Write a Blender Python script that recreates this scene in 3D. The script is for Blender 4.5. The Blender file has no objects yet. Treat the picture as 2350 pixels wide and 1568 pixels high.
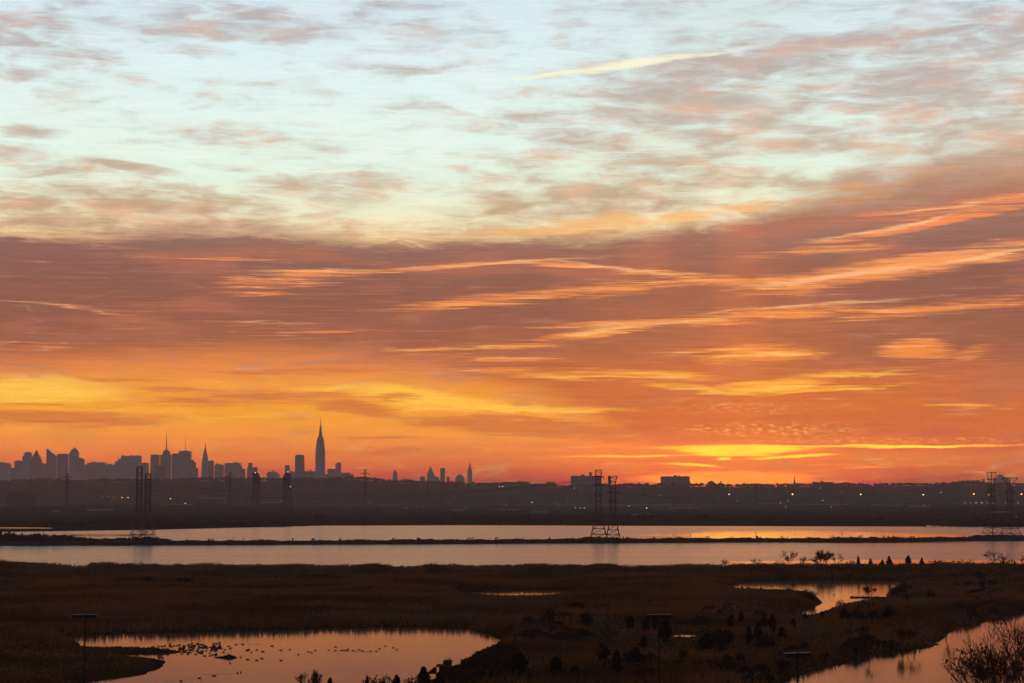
import bpy, bmesh, math, random
import numpy as np
from mathutils import Vector, Matrix

scene = bpy.context.scene
R = math.radians
random.seed(7)
rng = np.random.default_rng(7)

# ---------------------------------------------------------------- camera
HAZE_D = 0.000054                # extinction of the air, per metre
CAM_H = 28.0                     # a window a few storeys above the marsh
PITCH = R(4.44)
F = 4584.0                       # focal length in photo pixels (frame 2350 x 1568)
cam_data = bpy.data.cameras.new("camera")
cam_data.sensor_width = 36.0
cam_data.lens = 36.0 * F / 2350.0
cam_data.clip_start = 0.5
cam_data.clip_end = 90000.0
cam = bpy.data.objects.new("camera", cam_data)
cam.location = (0, 0, CAM_H)
cam.rotation_euler = (math.pi / 2 + PITCH, 0, 0)
scene.collection.objects.link(cam)
scene.camera = cam

scene.view_settings.view_transform = 'Standard'
scene.view_settings.look = 'None'
scene.view_settings.exposure = 0.0
scene.view_settings.gamma = 1.0
scene.view_settings.use_curve_mapping = False
scene.cycles.volume_bounces = 1
scene.cycles.max_bounces = 6
scene.cycles.diffuse_bounces = 2
scene.cycles.glossy_bounces = 3
scene.cycles.transparent_max_bounces = 12
scene.cycles.use_fast_gi = False
scene.cycles.caustics_reflective = False
scene.cycles.caustics_refractive = False


def ray(px, py):
    """direction of a point measured in the photograph, in world space"""
    cx, cy = (px - 1175.0) / F, (784.0 - py) / F
    c, s = math.cos(PITCH), math.sin(PITCH)
    return Vector((cx, c - s * cy, s + c * cy)).normalized()


def azel(px, py):
    d = ray(px, py)
    return math.degrees(math.atan2(d.x, d.y)), math.degrees(math.asin(d.z))


def ground(px, py, z=0.0):
    d = ray(px, py)
    t = (z - CAM_H) / d.z
    return Vector((d.x * t, d.y * t, z))


def at_depth(px, py, dist):
    """point on the ray at horizontal depth dist (world y)"""
    d = ray(px, py)
    t = dist / d.y
    return Vector((d.x * t, dist, CAM_H + d.z * t))


def lin(r, g, b):
    f = lambda v: (v / 12.92 if v <= 0.04045 else ((v + 0.055) / 1.055) ** 2.4)
    return (f(r / 255), f(g / 255), f(b / 255), 1.0)


# ---------------------------------------------------------------- node helper
class Graph:
    def __init__(self, tree):
        self.t = tree
        self.n = tree.nodes
        self.l = tree.links

    def _in(self, sock, v):
        if isinstance(v, bpy.types.NodeSocket):
            self.l.new(v, sock)
        elif v is not None:
            sock.default_value = v

    def math(self, op, a, b=None, c=None, clamp=False):
        n = self.n.new('ShaderNodeMath'); n.operation = op; n.use_clamp = clamp
        self._in(n.inputs[0], a)
        if b is not None: self._in(n.inputs[1], b)
        if c is not None: self._in(n.inputs[2], c)
        return n.outputs[0]

    def add(self, a, b): return self.math('ADD', a, b)
    def mul(self, a, b): return self.math('MULTIPLY', a, b)
    def sub(self, a, b): return self.math('SUBTRACT', a, b)
    def mad(self, a, b, c): return self.math('MULTIPLY_ADD', a, b, c)
    def mx(self, a, b): return self.math('MAXIMUM', a, b)

    def rng(self, v, a, b, c=0.0, d=1.0, smooth=True):
        n = self.n.new('ShaderNodeMapRange')
        n.interpolation_type = 'SMOOTHSTEP' if smooth else 'LINEAR'
        n.clamp = True
        self._in(n.inputs['Value'], v)
        for k, x in (('From Min', a), ('From Max', b), ('To Min', c), ('To Max', d)):
            self._in(n.inputs[k], x)
        return n.outputs['Result']

    def comb(self, x, y, z=0.0):
        n = self.n.new('ShaderNodeCombineXYZ')
        for i, v in enumerate((x, y, z)): self._in(n.inputs[i], v)
        return n.outputs[0]

    def mapping(self, vec, loc=(0, 0, 0), rot=(0, 0, 0), scale=(1, 1, 1), kind='POINT'):
        n = self.n.new('ShaderNodeMapping'); n.vector_type = kind
        self._in(n.inputs['Vector'], vec)
        n.inputs['Location'].default_value = loc
        n.inputs['Rotation'].default_value = rot
        n.inputs['Scale'].default_value = scale
        return n.outputs[0]

    def noise(self, vec, scale=1.0, detail=4.0, rough=0.5, dist=0.0, dims='2D', lac=2.0):
        n = self.n.new('ShaderNodeTexNoise'); n.noise_dimensions = dims
        self._in(n.inputs['Vector'], vec)
        n.inputs['Scale'].default_value = scale
        n.inputs['Detail'].default_value = detail
        n.inputs['Roughness'].default_value = rough
        n.inputs['Lacunarity'].default_value = lac
        n.inputs['Distortion'].default_value = dist
        return n.outputs[0]

    def ramp(self, fac, stops, interp='EASE'):
        n = self.n.new('ShaderNodeValToRGB'); n.color_ramp.interpolation = interp
        e = n.color_ramp.elements
        while len(e) > 1: e.remove(e[-1])
        e[0].position, e[0].color = stops[0]
        for p, c in stops[1:]:
            x = e.new(p); x.color = c
        self._in(n.inputs[0], fac)
        return n.outputs[0]

    def mix(self, fac, a, b, mode='MIX'):
        n = self.n.new('ShaderNodeMix'); n.data_type = 'RGBA'; n.blend_type = mode
        n.clamp_factor = True
        self._in(n.inputs[0], fac); self._in(n.inputs[6], a); self._in(n.inputs[7], b)
        return n.outputs[2]

    def curve(self, v, pts):
        """piecewise curve, pts in 0..1 both ways"""
        n = self.n.new('ShaderNodeFloatCurve')
        c = n.mapping.curves[0]
        while len(c.points) > 2: c.points.remove(c.points[1])
        c.points[0].location = pts[0]; c.points[1].location = pts[-1]
        for p in pts[1:-1]: c.points.new(*p)
        n.mapping.update()
        self._in(n.inputs['Value'], v)
        return n.outputs[0]

    def dot(self, a, b):
        n = self.n.new('ShaderNodeVectorMath'); n.operation = 'DOT_PRODUCT'
        self._in(n.inputs[0], a); self._in(n.inputs[1], b)
        return n.outputs['Value']


# ---------------------------------------------------------------- sky (world)
SUN_AZ, SUN_EL = azel(1672, 1075)
world = bpy.data.worlds.new("World")
scene.world = world
world.use_nodes = True
world.cycles.sampling_method = 'MANUAL'
world.cycles.sample_map_resolution = 1024
wt = world.node_tree
wt.nodes.clear()
g = Graph(wt)
wout = wt.nodes.new('ShaderNodeOutputWorld')
wbg = wt.nodes.new('ShaderNodeBackground')
wt.links.new(wbg.outputs[0], wout.inputs[0])
tc = wt.nodes.new('ShaderNodeTexCoord')
sep = wt.nodes.new('ShaderNodeSeparateXYZ')
wt.links.new(tc.outputs['Generated'], sep.inputs[0])
AZ = g.mul(g.math('ARCTAN2', sep.outputs[0], sep.outputs[1]), 57.29578)
EL = g.mul(g.math('ARCSINE', sep.outputs[2]), 57.29578)
P = g.comb(AZ, EL, 1.0)

PXD = 80.0                                   # photo pixels per degree
H0 = 1140.0                                  # horizon row in the photo
def y2f(y): return max(0.0, min(1.0, azel(1175, y)[1] / 90.0))

# noise fields of the cloud deck (all by direction)
n_big = g.noise(g.mapping(P, loc=(3.1, 1.7, 0), scale=(0.10, 0.42, 1)), 1.0, 3.0, 0.5)
n_mid = g.noise(g.mapping(P, rot=(0, 0, R(-5)), scale=(0.30, 1.5, 1)), 1.0, 5.0, 0.55, 0.4)
n_let = g.noise(g.mapping(P, loc=(9.3, 4.4, 0), rot=(0, 0, R(7)), scale=(0.55, 2.3, 1)), 1.0, 7.0, 0.58, 0.35)
n_fib = g.noise(g.mapping(P, loc=(1.2, 8.8, 0), rot=(0, 0, R(-3)), scale=(0.34, 6.5, 1)), 1.0, 6.0, 0.6, 0.6)
n_fin = g.noise(g.mapping(P, loc=(5.2, 2.8, 0), rot=(0, 0, R(-2)), scale=(1.3, 14.0, 1)), 1.0, 5.0, 0.6, 0.8)
n_fil = g.noise(g.mapping(P, loc=(8.2, 0.8, 0), rot=(0, 0, R(-4)), scale=(0.42, 19.0, 1)), 1.0, 4.0, 0.62, 0.7)
warp = g.mad(g.sub(n_mid, 0.5), 0.85, g.mul(g.sub(n_fib, 0.5), 0.30))
ELW = g.add(EL, warp)
PW = g.comb(AZ, g.add(EL, g.mul(warp, 0.8)), 1.0)
PW2 = g.comb(AZ, g.add(EL, g.mul(warp, 0.5)), 1.0)
PS = g.comb(AZ, g.add(EL, g.mul(warp, 0.25)), 1.0)


def dotc(vec, c):
    n = wt.nodes.new('ShaderNodeVectorMath'); n.operation = 'DOT_PRODUCT'
    wt.links.new(vec, n.inputs[0]); n.inputs[1].default_value = c
    return n.outputs['Value']


def strokes(vec, items):
    """soft ellipses of cloud or of clear sky, each at its own bearing and elevation"""
    acc = None
    for (cx, cy, a, b, slope, s) in items:
        az, el = azel(cx, cy)
        a, b = a / PXD, b / PXD
        c, n = math.cos(R(slope)), math.sin(R(slope))
        u = dotc(vec, (c / a, n / a, -(c * az + n * el) / a))
        w = dotc(vec, (-n / b, c / b, (n * az - c * el) / b))
        d = g.mad(u, u, g.mul(w, w))
        m = g.rng(d, 0.0, 1.0, s, 0.0, smooth=False)
        acc = m if acc is None else g.mx(acc, m)
    return acc

# clear sky behind the clouds, by elevation
def st(y, *c): return (y2f(y), lin(*c))
clear_l = g.ramp(g.mul(EL, 1 / 90.0), sorted([
    (0.0, lin(150, 78, 62)), st(1112, 150, 74, 56), st(1090, 186, 92, 56), st(1050, 222, 122, 56),
    st(1000, 240, 150, 56), st(940, 242, 160, 60), st(885, 238, 155, 70), st(840, 222, 132, 74),
    st(760, 240, 146, 78), st(660, 240, 142, 86), st(600, 244, 160, 96), st(550, 246, 214, 158),
    st(500, 238, 236, 200), st(420, 228, 244, 224), st(300, 227, 245, 237), st(150, 222, 242, 243),
    st(0, 213, 233, 241), (0.24, lin(176, 188, 206)), (0.40, lin(104, 112, 140)), (0.65, lin(60, 64, 86)),
    (1.0, lin(46, 50, 70))], key=lambda s: s[0])[:32], 'LINEAR')

# how close to the sun's bearing
DAZ = g.sub(AZ, SUN_AZ)
sunband = g.math('POWER', 2.718, g.mul(g.mul(DAZ, DAZ), -1 / 13.0))
sun_l = g.ramp(g.mul(EL, 1 / 90.0), sorted([
    (0.0, lin(220, 80, 36)), st(1112, 226, 80, 34), st(1090, 232, 98, 38), st(1050, 238, 124, 40),
    st(1000, 246, 140, 54), st(885, 255, 176, 66), st(840, 250, 160, 66),
    st(700, 242, 146, 78), st(600, 246, 160, 90), st(550, 248, 212, 150), st(500, 240, 236, 200),
    st(400, 226, 242, 220), st(200, 220, 240, 236), (0.24, lin(176, 188, 206)), (0.40, lin(104, 112, 140)),
    (1.0, lin(46, 50, 70))], key=lambda s: s[0]), 'LINEAR')
clear = g.mix(sunband, clear_l, sun_l)

# daylight model for the air itself: low sun
sky = wt.nodes.new('ShaderNodeTexSky')
sky.sky_type = 'NISHITA'
sky.sun_disc = False
sky.sun_elevation = R(max(SUN_EL, 0.8))
sky.sun_rotation = R(SUN_AZ)
sky.altitude = 20
sky.dust_density = 2.0
nish = g.mix(1.0, sky.outputs[0], (0.004, 0.004, 0.004, 1), 'MULTIPLY')

# ---- upper altocumulus
bias = strokes(P, [
    (90, 112, 230, 46, -5, .9), (20, 165, 110, 26, -3, .8), (150, 203, 110, 24, 8, .8), (420, 112, 190, 24, -3, .8),
    (520, 55, 420, 56, -4, .8), (950, 60, 260, 60, -8, .8), (60, 45, 200, 40, 0, .8), (300, 45, 200, 30, 0, .7),
    (1700, 150, 420, 60, 5, 1.0), (1560, 240, 360, 110, -9, 1.0), (2020, 110, 520, 60, 4, .9), (2150, 200, 420, 110, -9, 1.0),
    (2250, 300, 340, 60, -5, .9), (2000, 330, 420, 40, -3, .8), (1900, 420, 330, 30, 3, .8), (1350, 455, 440, 75, 8, 1.15),
    (1550, 395, 200, 40, 8, .9), (1300, 300, 260, 60, -8, .7), (1200, 365, 180, 30, -2, .6), (100, 380, 300, 40, -5, .9),
    (320, 386, 130, 16, -7, 1.2), (330, 470, 300, 66, -4, 1.15), (90, 470, 220, 60, 0, .8), (650, 335, 230, 34, -4, .75),
    (480, 515, 700, 42, 0, 1.0), (850, 430, 420, 60, 4, .65), (2330, 380, 420, 90, 12, 1.5), (2050, 430, 330, 34, 10, .9), (700, 500, 250, 50, 2, .7),
    (60, 300, 120, 20, 0, .8), (870, 155, 170, 18, -3, .7), (1000, 250, 150, 22, -2, .5), (2300, 50, 300, 60, 0, .8)])
gate = g.rng(EL, azel(1175, 560)[1], azel(1175, 420)[1])        # the deck thins out upwards from the band
n_wis = g.noise(g.mapping(P, loc=(4.7, 1.9, 0), rot=(0, 0, R(11)), scale=(0.9, 5.2, 1)), 1.0, 6.0, 0.62, 0.9)
n_sof = g.noise(g.mapping(P, loc=(7.7, 3.1, 0), rot=(0, 0, R(3)), scale=(0.22, 0.95, 1)), 1.0, 3.0, 0.5, 0.3)
cov = g.add(g.mad(g.sub(n_let, 0.5), 1.35, g.mad(g.sub(n_sof, 0.5), 0.75, g.mul(g.sub(n_wis, 0.5), 0.75))), g.mad(bias, 0.50, g.rng(AZ, -2.0, 6.0, -0.12, 0.02)))
cov_free = g.mul(g.rng(EL, 14.0, 19.0), 0.30)                       # same broken deck goes on overhead
cov = g.add(cov, cov_free)
m_up = g.mul(g.rng(cov, -0.20, 0.66), 0.86)
c_up = g.ramp(g.mul(EL, 1 / 90.0), sorted([
    st(560, 172, 126, 108), st(480, 186, 148, 116), st(400, 190, 164, 138), st(250, 184, 166, 152),
    st(100, 178, 164, 162), st(0, 166, 160, 166), (0.25, lin(140, 126, 130)), (0.45, lin(82, 74, 80)), (1.0, lin(46, 44, 52))],
    key=lambda s: s[0]), 'LINEAR')
lit = g.rng(g.noise(g.mapping(P, loc=(2.2, 9.1, 0), rot=(0, 0, R(4)), scale=(0.5, 1.5, 1)), 1.0, 4.0, 0.5), 0.45, 0.70)
c_up = g.mix(g.mul(lit, g.rng(EL, 18.0, 9.0, 0.0, 0.65)), c_up, lin(232, 172, 134))
col = g.mix(m_up, clear, c_up)
# orange fleece on the sunny side under the deck
fleece = strokes(PW, [(1350, 520, 330, 34, 4, 1.0), (1560, 500, 200, 26, 8, 1.0), (1950, 440, 320, 30, 9, .7), (1750, 470, 260, 24, 6, .8)])
col = g.mix(g.mul(g.rng(g.mad(g.sub(n_let, 0.5), 1.6, fleece), 0.25, 0.9), 0.75), col, lin(246, 186, 118))

# ---- the long dark band
def edge(pts, soft_lo=-24.0, soft_hi=24.0):
    q = []
    for (x, y) in pts:
        az, el = azel(x, y)
        q.append(((az - soft_lo) / (soft_hi - soft_lo), el / 20.0))
    q = [(0.0, q[0][1])] + q + [(1.0, q[-1][1])]
    return g.mul(g.curve(g.mul(g.add(AZ, -soft_lo), 1 / (soft_hi - soft_lo)), q), 20.0)

top = edge([(0, 556), (300, 540), (620, 545), (880, 566), (1180, 556), (1480, 546), (1620, 528), (1780, 502), (1980, 462), (2150, 432), (2340, 405)])
bot = edge([(0, 850), (250, 836), (600, 826), (900, 850), (1100, 890), (1280, 940), (1420, 985), (1520, 1016), (1900, 1022), (2340, 1026)])
t_soft = g.add(g.mad(n_mid, 0.9, 0.05), g.rng(AZ, 6.0, 11.0, 0.0, 1.1))
m_top = g.rng(g.sub(top, g.add(EL, g.mad(warp, 0.85, g.mul(g.sub(n_wis, 0.5), 0.5)))), g.mul(t_soft, -0.95), g.mul(t_soft, 0.45))
m_bot = g.rng(g.sub(g.add(EL, g.mul(warp, 0.5)), bot), -0.30, g.rng(AZ, 1.0, 5.0, 0.75, 0.0))
band = g.mul(m_top, m_bot)
c_band = g.ramp(g.mul(EL, 1 / 90.0), sorted([
    st(1020, 202, 104, 56), st(950, 200, 105, 60), st(880, 194, 106, 66), st(800, 154, 95, 74), st(720, 136, 90, 77),
    st(640, 128, 89, 82), st(560, 131, 97, 93), st(470, 172, 116, 96), st(350, 182, 128, 108), (0.2, lin(150, 120, 118)),
    (0.4, lin(80, 70, 84))], key=lambda s: s[0]), 'LINEAR')
c_band = g.mix(g.rng(n_sof, 0.50, 0.72, 0.0, 0.55), c_band, lin(178, 108, 84))
c_band = g.mix(g.mul(g.rng(n_big, 0.52, 0.34, 0.0, 0.45), g.rng(EL, 2.6, 4.4)), c_band, lin(126, 86, 80))
c_band = g.mix(g.mul(sunband, g.rng(EL, 9.0, 2.0, 0.05, 0.35)), c_band, lin(224, 118, 66))
col = g.mix(g.mul(band, 0.95), col, c_band)

# ---- openings in the band (the lit sky shows through)
gaps = strokes(PS, [
    (2200, 478, 330, 24, 5, .75), (2130, 512, 330, 14, 9, .95), (1900, 574, 260, 16, 4, .75), (2080, 612, 460, 35, 8, 1.0),
    (1830, 640, 280, 19, 3, .8), (1600, 636, 260, 14, -5, .85), (1300, 610, 210, 9, -4, .8), (1050, 611, 260, 9, 4, .8),
    (720, 628, 240, 13, 3, .75), (640, 648, 200, 18, 2, .6), (590, 674, 150, 10, 1, .6), (1180, 684, 360, 18, 5, .85),
    (1430, 662, 300, 24, 4, .7), (960, 704, 180, 10, 3, .55), (1480, 737, 340, 9, 3, .8), (1780, 722, 340, 22, 3, .75),
    (2160, 706, 330, 19, 5, .7), (1370, 764, 190, 19, 8, .95), (1120, 797, 240, 10, 2, .75), (1750, 812, 190, 29, 2, .95),
    (1720, 797, 230, 6, 3, .8), (2105, 804, 110, 35, 0, 1.0), (2235, 806, 70, 22, 18, .6), (1420, 862, 330, 18, -1, .85),
    (1180, 850, 260, 14, 1, .7), (1760, 884, 220, 18, 4, 1.0), (1620, 893, 200, 14, -5, .9), (1880, 893, 270, 10, 3, .85),
    (1950, 856, 190, 11, 3, .8), (980, 912, 210, 52, -5, 1.25), (1180, 943, 340, 14, 0, 1.1), (850, 888, 260, 19, 2, .8),
    (700, 762, 260, 6, 1, .4), (520, 595, 200, 9, 1, .35), (500, 745, 260, 6, -2, .3), (60, 795, 160, 11, 0, .5),
    (200, 706, 240, 6, -3, .35), (2180, 930, 130, 9, -2, .5), (1300, 1036, 430, 11, -3, .8), (1150, 820, 300, 10, -1, .6)])
fray = g.mad(g.sub(n_fib, 0.5), 1.5, g.mad(g.sub(n_fil, 0.5), 1.7, g.mul(g.sub(n_fin, 0.5), 0.6)))
m_gap = g.rng(g.add(gaps, g.mul(fray, g.rng(gaps, 0.0, 0.35))), 0.06, 1.15)
gen = g.mul(g.rng(g.mad(n_fil, 0.55, g.mad(n_fib, 0.45, g.mul(n_mid, 0.25))), 0.62, 0.90), 0.26)   # faint streaks everywhere in the deck
m_gap = g.mx(m_gap, gen)
c_gap = g.mix(g.rng(g.mad(n_fil, 0.7, g.mul(n_fin, 0.3)), 0.55, 0.74, 0.0, 0.7), clear, lin(255, 196, 126))
c_gap = g.mix(g.rng(EL, 6.3, 7.3), c_gap, lin(240, 140, 88))
c_gap = g.mix(g.rng(g.mad(gaps, 0.6, g.mul(n_fib, 0.5)), 0.62, 0.30, 0.0, 0.7), c_gap, lin(218, 118, 82))
col = g.mix(g.mul(m_gap, band), col, c_gap)

rim = strokes(PW2, [(1930, 633, 340, 8, 6, 1.0), (2250, 590, 180, 7, 9, .95), (2040, 522, 260, 6, 9, .95), (2150, 478, 240, 5, 6, .8), (1500, 738, 330, 6, 3, .8), (1380, 760, 160, 7, 9, .9),
                   (1130, 607, 320, 6, 3, .8), (1420, 618, 240, 6, -6, .8), (720, 622, 260, 5, 2, .6), (1740, 815, 180, 7, 2, .9), (1740, 891, 180, 7, 4, 1.0), (1620, 893, 150, 6, -6, .95),
                   (1900, 896, 210, 5, 3, .85), (1150, 945, 340, 7, 0, 1.0), (1350, 862, 280, 6, 0, .75), (1850, 702, 420, 5, 3, .7), (1050, 798, 220, 5, 3, .7), (1620, 806, 130, 5, 4, .7), (1960, 858, 180, 5, 3, .8),
                   (150, 707, 260, 4, -3, .5), (560, 742, 220, 4, -1, .45)])
m_rim = g.rng(g.mad(g.sub(n_fil, 0.5), 1.0, g.mad(g.sub(n_fin, 0.5), 0.5, rim)), 0.12, 1.1)
m_rim = g.mul(m_rim, g.rng(rim, 0.0, 0.15))
col = g.mix(g.mul(m_rim, 0.68), col, g.mix(g.rng(EL, 5.5, 3.0), lin(255, 196, 140), lin(255, 200, 92)))

# ---- dark cloud strips in the open yellow strip below
darks = strokes(PS, [
    (130, 962, 330, 26, 0, 1.0), (580, 914, 330, 26, 1, .8), (820, 937, 160, 22, -6, 1.0), (900, 912, 90, 16, 5, .7),
    (905, 1038, 85, 14, 4, 1.0), (1250, 985, 400, 30, -4, 1.2), (900, 1006, 210, 7, 0, .6), (1020, 1062, 200, 7, 0, .4),
    (380, 892, 180, 10, -3, .6), (250, 872, 300, 8, -2, .5), (720, 850, 320, 12, 1, .7), (640, 962, 200, 5, -1, .5), (80, 928, 150, 6, 0, .7)])
m_dark = g.rng(g.add(darks, g.mul(fray, g.rng(darks, 0.0, 0.4, 0.25, 1.0))), 0.2, 0.85)
low = g.rng(EL, azel(1175, 1085)[1], azel(1175, 1040)[1])
genl = g.mul(g.rng(g.mad(n_fil, 0.6, g.mad(n_fib, 0.4, g.mul(n_fin, 0.2))), 0.60, 0.80), 0.55)
m_dark = g.mul(g.mul(g.mx(m_dark, genl), low), g.sub(1.0, g.mul(m_bot, g.rng(EL, 4.6, 3.6, 1.0, 0.6))))
m_dark = g.mul(m_dark, g.rng(EL, 5.2, 4.4))
col = g.mix(g.mul(m_dark, 0.78), col, lin(198, 112, 68))

# ---- yellow light pouring through the open strip
pools = strokes(PW, [(60, 895, 330, 46, 0, 1.0), (250, 945, 330, 18, 0, .55), (960, 912, 270, 40, -6, 1.0), (1120, 938, 330, 13, 0, .9), (800, 890, 200, 14, 3, .8), (560, 955, 300, 16, 0, .5), (780, 965, 160, 30, 0, .4)])
m_pool = g.mul(g.rng(g.mad(g.sub(n_fib, 0.5), 0.8, pools), 0.25, 1.05), g.sub(1.0, g.mul(m_dark, 0.8)))
col = g.mix(g.mul(m_pool, 0.78), col, lin(255, 204, 84))

# ---- the glow where the sun is about to rise
ripple = g.noise(g.mapping(P, scale=(4.6, 15.0, 1), rot=(0, 0, R(14))), 1.0, 3.0, 0.55, 0.3)
crc = strokes(PS, [(1760, 988, 260, 22, 0, 1.0), (1700, 935, 200, 16, 0, .45), (2000, 1012, 420, 9, 0, .8)])
col = g.mix(g.mul(g.mul(crc, g.rng(ripple, 0.46, 0.68)), 0.85), col, lin(252, 176, 104))
glow1 = strokes(PS, [(1700, 1031, 210, 14, 0, 1.2), (1680, 1040, 150, 10, -1, 1.0), (1700, 1026, 380, 6, 0, .9), (2020, 1023.5, 480, 4.5, 0, .85), (1450, 1047, 300, 5, 2, .8),
                     (1820, 1046, 170, 5, 3, .95), (1588, 1068, 110, 5, -2, .85), (1662, 1051, 26, 5, 0, 1.1), (1410, 1066, 60, 3, 2, .5),
                     (2075, 1054, 36, 4, 3, .35), (1660, 1090, 260, 11, 2, .5), (1640, 1104, 330, 9, 0, .6), (1850, 1078, 380, 7, 2, .4)])
gl = g.rng(g.mad(g.sub(n_fin, 0.5), 0.8, g.mad(g.sub(n_fil, 0.5), 0.9, glow1)), 0.10, 0.75)
gl = g.mul(gl, g.rng(glow1, 0.0, 0.12))
col = g.mix(gl, col, g.mix(g.rng(glow1, 0.40, 1.0), lin(255, 140, 36), (1.9, 1.20, 0.03, 1)))
halo = strokes(P, [(1690, 1040, 620, 60, 0, .5), (1690, 1085, 420, 46, 0, .45)])
col = g.mix(halo, col, lin(255, 138, 36))
spot = strokes(PS, [(1670, 1098, 260, 19, 0, 1.1), (1670, 1091, 150, 12, 0, 1.2)])
col = g.mix(g.mul(g.rng(g.mad(g.sub(n_fil, 0.5), 0.8, spot), 0.1, 0.9), 0.8), col, (1.25, 0.36, 0.02, 1))
pillar = strokes(P, [(1700, 780, 80, 400, 0, .17), (1700, 900, 44, 260, 0, .16)])
col = g.mix(pillar, col, lin(244, 134, 82))
# every sheet of cloud has its own grain
grain = g.rng(g.mad(n_fil, 0.6, g.mul(n_wis, 0.4)), 0.3, 0.7, 0.90, 1.10)
grain = g.mad(g.sub(grain, 1.0), g.rng(EL, 12.0, 5.0, 0.35, 1.0), 1.0)
col = g.mix(1.0, col, g.comb(grain, grain, grain), 'MULTIPLY')

# ---- contrails
trail = strokes(PS, [(1290, 168, 180, 7, 6, .9), (1450, 148, 230, 14, 7, 1.0), (1640, 123, 150, 9, 7, .6), (1330, 355, 460, 5, 1, .4)])
col = g.mix(g.mul(g.rng(g.mad(g.sub(n_wis, 0.5), 0.9, g.mad(g.sub(n_fil, 0.5), 0.8, trail)), 0.12, 1.05), 0.85), col, lin(255, 250, 216))

# opposite side of the sky is still in the blue of the night's end; ground half black-brown
behind = g.rng(g.math('ABSOLUTE', DAZ), 40.0, 150.0, 0.0, 0.72)
col = g.mix(behind, col, lin(66, 76, 104))
# the sky lies behind the low haze, so it is brighter there than what comes through
path = g.math('MINIMUM', g.math('DIVIDE', 452.0, g.math('TANGENT', g.mul(g.math('MAXIMUM', EL, 0.6), 0.0174533))), 17000.0)
inv_t = g.math('POWER', 2.718, g.mul(path, HAZE_D))
off = g.mul(g.sub(inv_t, 1.0), 0.14)
col = g.mix(1.0, col, g.comb(inv_t, inv_t, inv_t), 'MULTIPLY')
col = g.mix(1.0, col, g.comb(off, g.mul(off, 0.85), g.mul(off, 0.85)), 'SUBTRACT')
col = g.mix(1.0, col, (0.004, 0.003, 0.003, 1), 'LIGHTEN')
col = g.mix(1.0, col, nish, 'ADD')
wt.links.new(col, wbg.inputs['Color'])
wbg.inputs['Strength'].default_value = 1.0

# ---------------------------------------------------------------- sun: low behind the clouds on the horizon
sl = bpy.data.lights.new("sun", 'SUN')
sl.energy = 0.006
sl.angle = R(8)
sl.color = (1.0, 0.55, 0.25)
sun = bpy.data.objects.new("sun", sl)
sd = Vector((math.sin(R(SUN_AZ)) * math.cos(R(SUN_EL)), math.cos(R(SUN_AZ)) * math.cos(R(SUN_EL)), math.sin(R(SUN_EL))))
sun.rotation_euler = (-sd).to_track_quat('-Z', 'Y').to_euler()
sun.location = (0, -40, 80)
scene.collection.objects.link(sun)


# ================================================================ builders
COL = scene.collection


def material(name, color, rough=0.8, emit=None, estr=0.0, spec=0.3, noise=None, metallic=0.0):
    m = bpy.data.materials.new(name); m.use_nodes = True
    nt = m.node_tree; b = nt.nodes['Principled BSDF']
    b.inputs['Base Color'].default_value = color
    b.inputs['Roughness'].default_value = rough
    b.inputs['Specular IOR Level'].default_value = spec
    b.inputs['Metallic'].default_value = metallic
    if emit:
        b.inputs['Emission Color'].default_value = emit
        b.inputs['Emission Strength'].default_value = estr
    if noise:
        gg = Graph(nt)
        scale, col2, stretch = noise
        geo = nt.nodes.new('ShaderNodeNewGeometry')
        n = gg.noise(gg.mapping(geo.outputs['Position'], scale=stretch), scale, 5.0, 0.6, 0.2, '3D')
        c = gg.mix(gg.rng(n, 0.35, 0.68), color, col2)
        nt.links.new(c, b.inputs['Base Color'])
    return m


def gray(v, tint=(1, 1, 1)): return (v * tint[0], v * tint[1], v * tint[2], 1)


M = {}
M['reed'] = material('dry_reed', (0.235, 0.100, 0.030, 1), 0.9, spec=0.0, noise=(0.026, (0.085, 0.038, 0.013, 1), (1, 1, 1)))
M['mud'] = material('marsh_soil', (0.050, 0.030, 0.014, 1), 0.95, spec=0.0, noise=(0.08, (0.035, 0.021, 0.009, 1), (1, 1, 1)))
M['grass'] = material('low_grass', (0.05, 0.043, 0.016, 1), 0.95, spec=0.05, noise=(0.3, (0.035, 0.026, 0.012, 1), (1, 1, 1)))
M['earth'] = material('plain_earth', (0.034, 0.025, 0.018, 1), 0.95, spec=0.0, noise=(0.004, (0.022, 0.018, 0.015, 1), (1, 0.35, 1)))
M['hill'] = material('hill_woodland', (0.040, 0.029, 0.019, 1), 0.95, spec=0.0, noise=(0.01, (0.034, 0.024, 0.016, 1), (1, 1, 1)))
M['wood'] = material('bare_wood', (0.085, 0.038, 0.018, 1), 0.85, spec=0.1)
M['bark'] = material('tree_bark', (0.055, 0.030, 0.018, 1), 0.85, spec=0.1, noise=(2.0, (0.035, 0.020, 0.012, 1), (1, 1, 0.3)))
M['brush'] = material('winter_brush', (0.052, 0.034, 0.020, 1), 0.9, spec=0.05, noise=(0.15, (0.030, 0.021, 0.014, 1), (1, 1, 1)))
M['needle'] = material('cedar_needles', (0.014, 0.016, 0.008, 1), 0.9, spec=0.0, noise=(0.8, (0.022, 0.020, 0.010, 1), (1, 1, 1)))
M['dyke'] = material('dyke_earth', (0.070, 0.030, 0.015, 1), 0.95, spec=0.05, noise=(0.2, (0.045, 0.022, 0.012, 1), (1, 1, 1)))
M['steel'] = material('rusty_steel', (0.060, 0.036, 0.026, 1), 0.6, spec=0.3, noise=(0.7, (0.085, 0.042, 0.024, 1), (1, 1, 1)))
M['dsteel'] = material('dark_steel', (0.030, 0.030, 0.032, 1), 0.6, spec=0.3, noise=(0.2, (0.045, 0.040, 0.038, 1), (1, 1, 1)))
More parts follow.
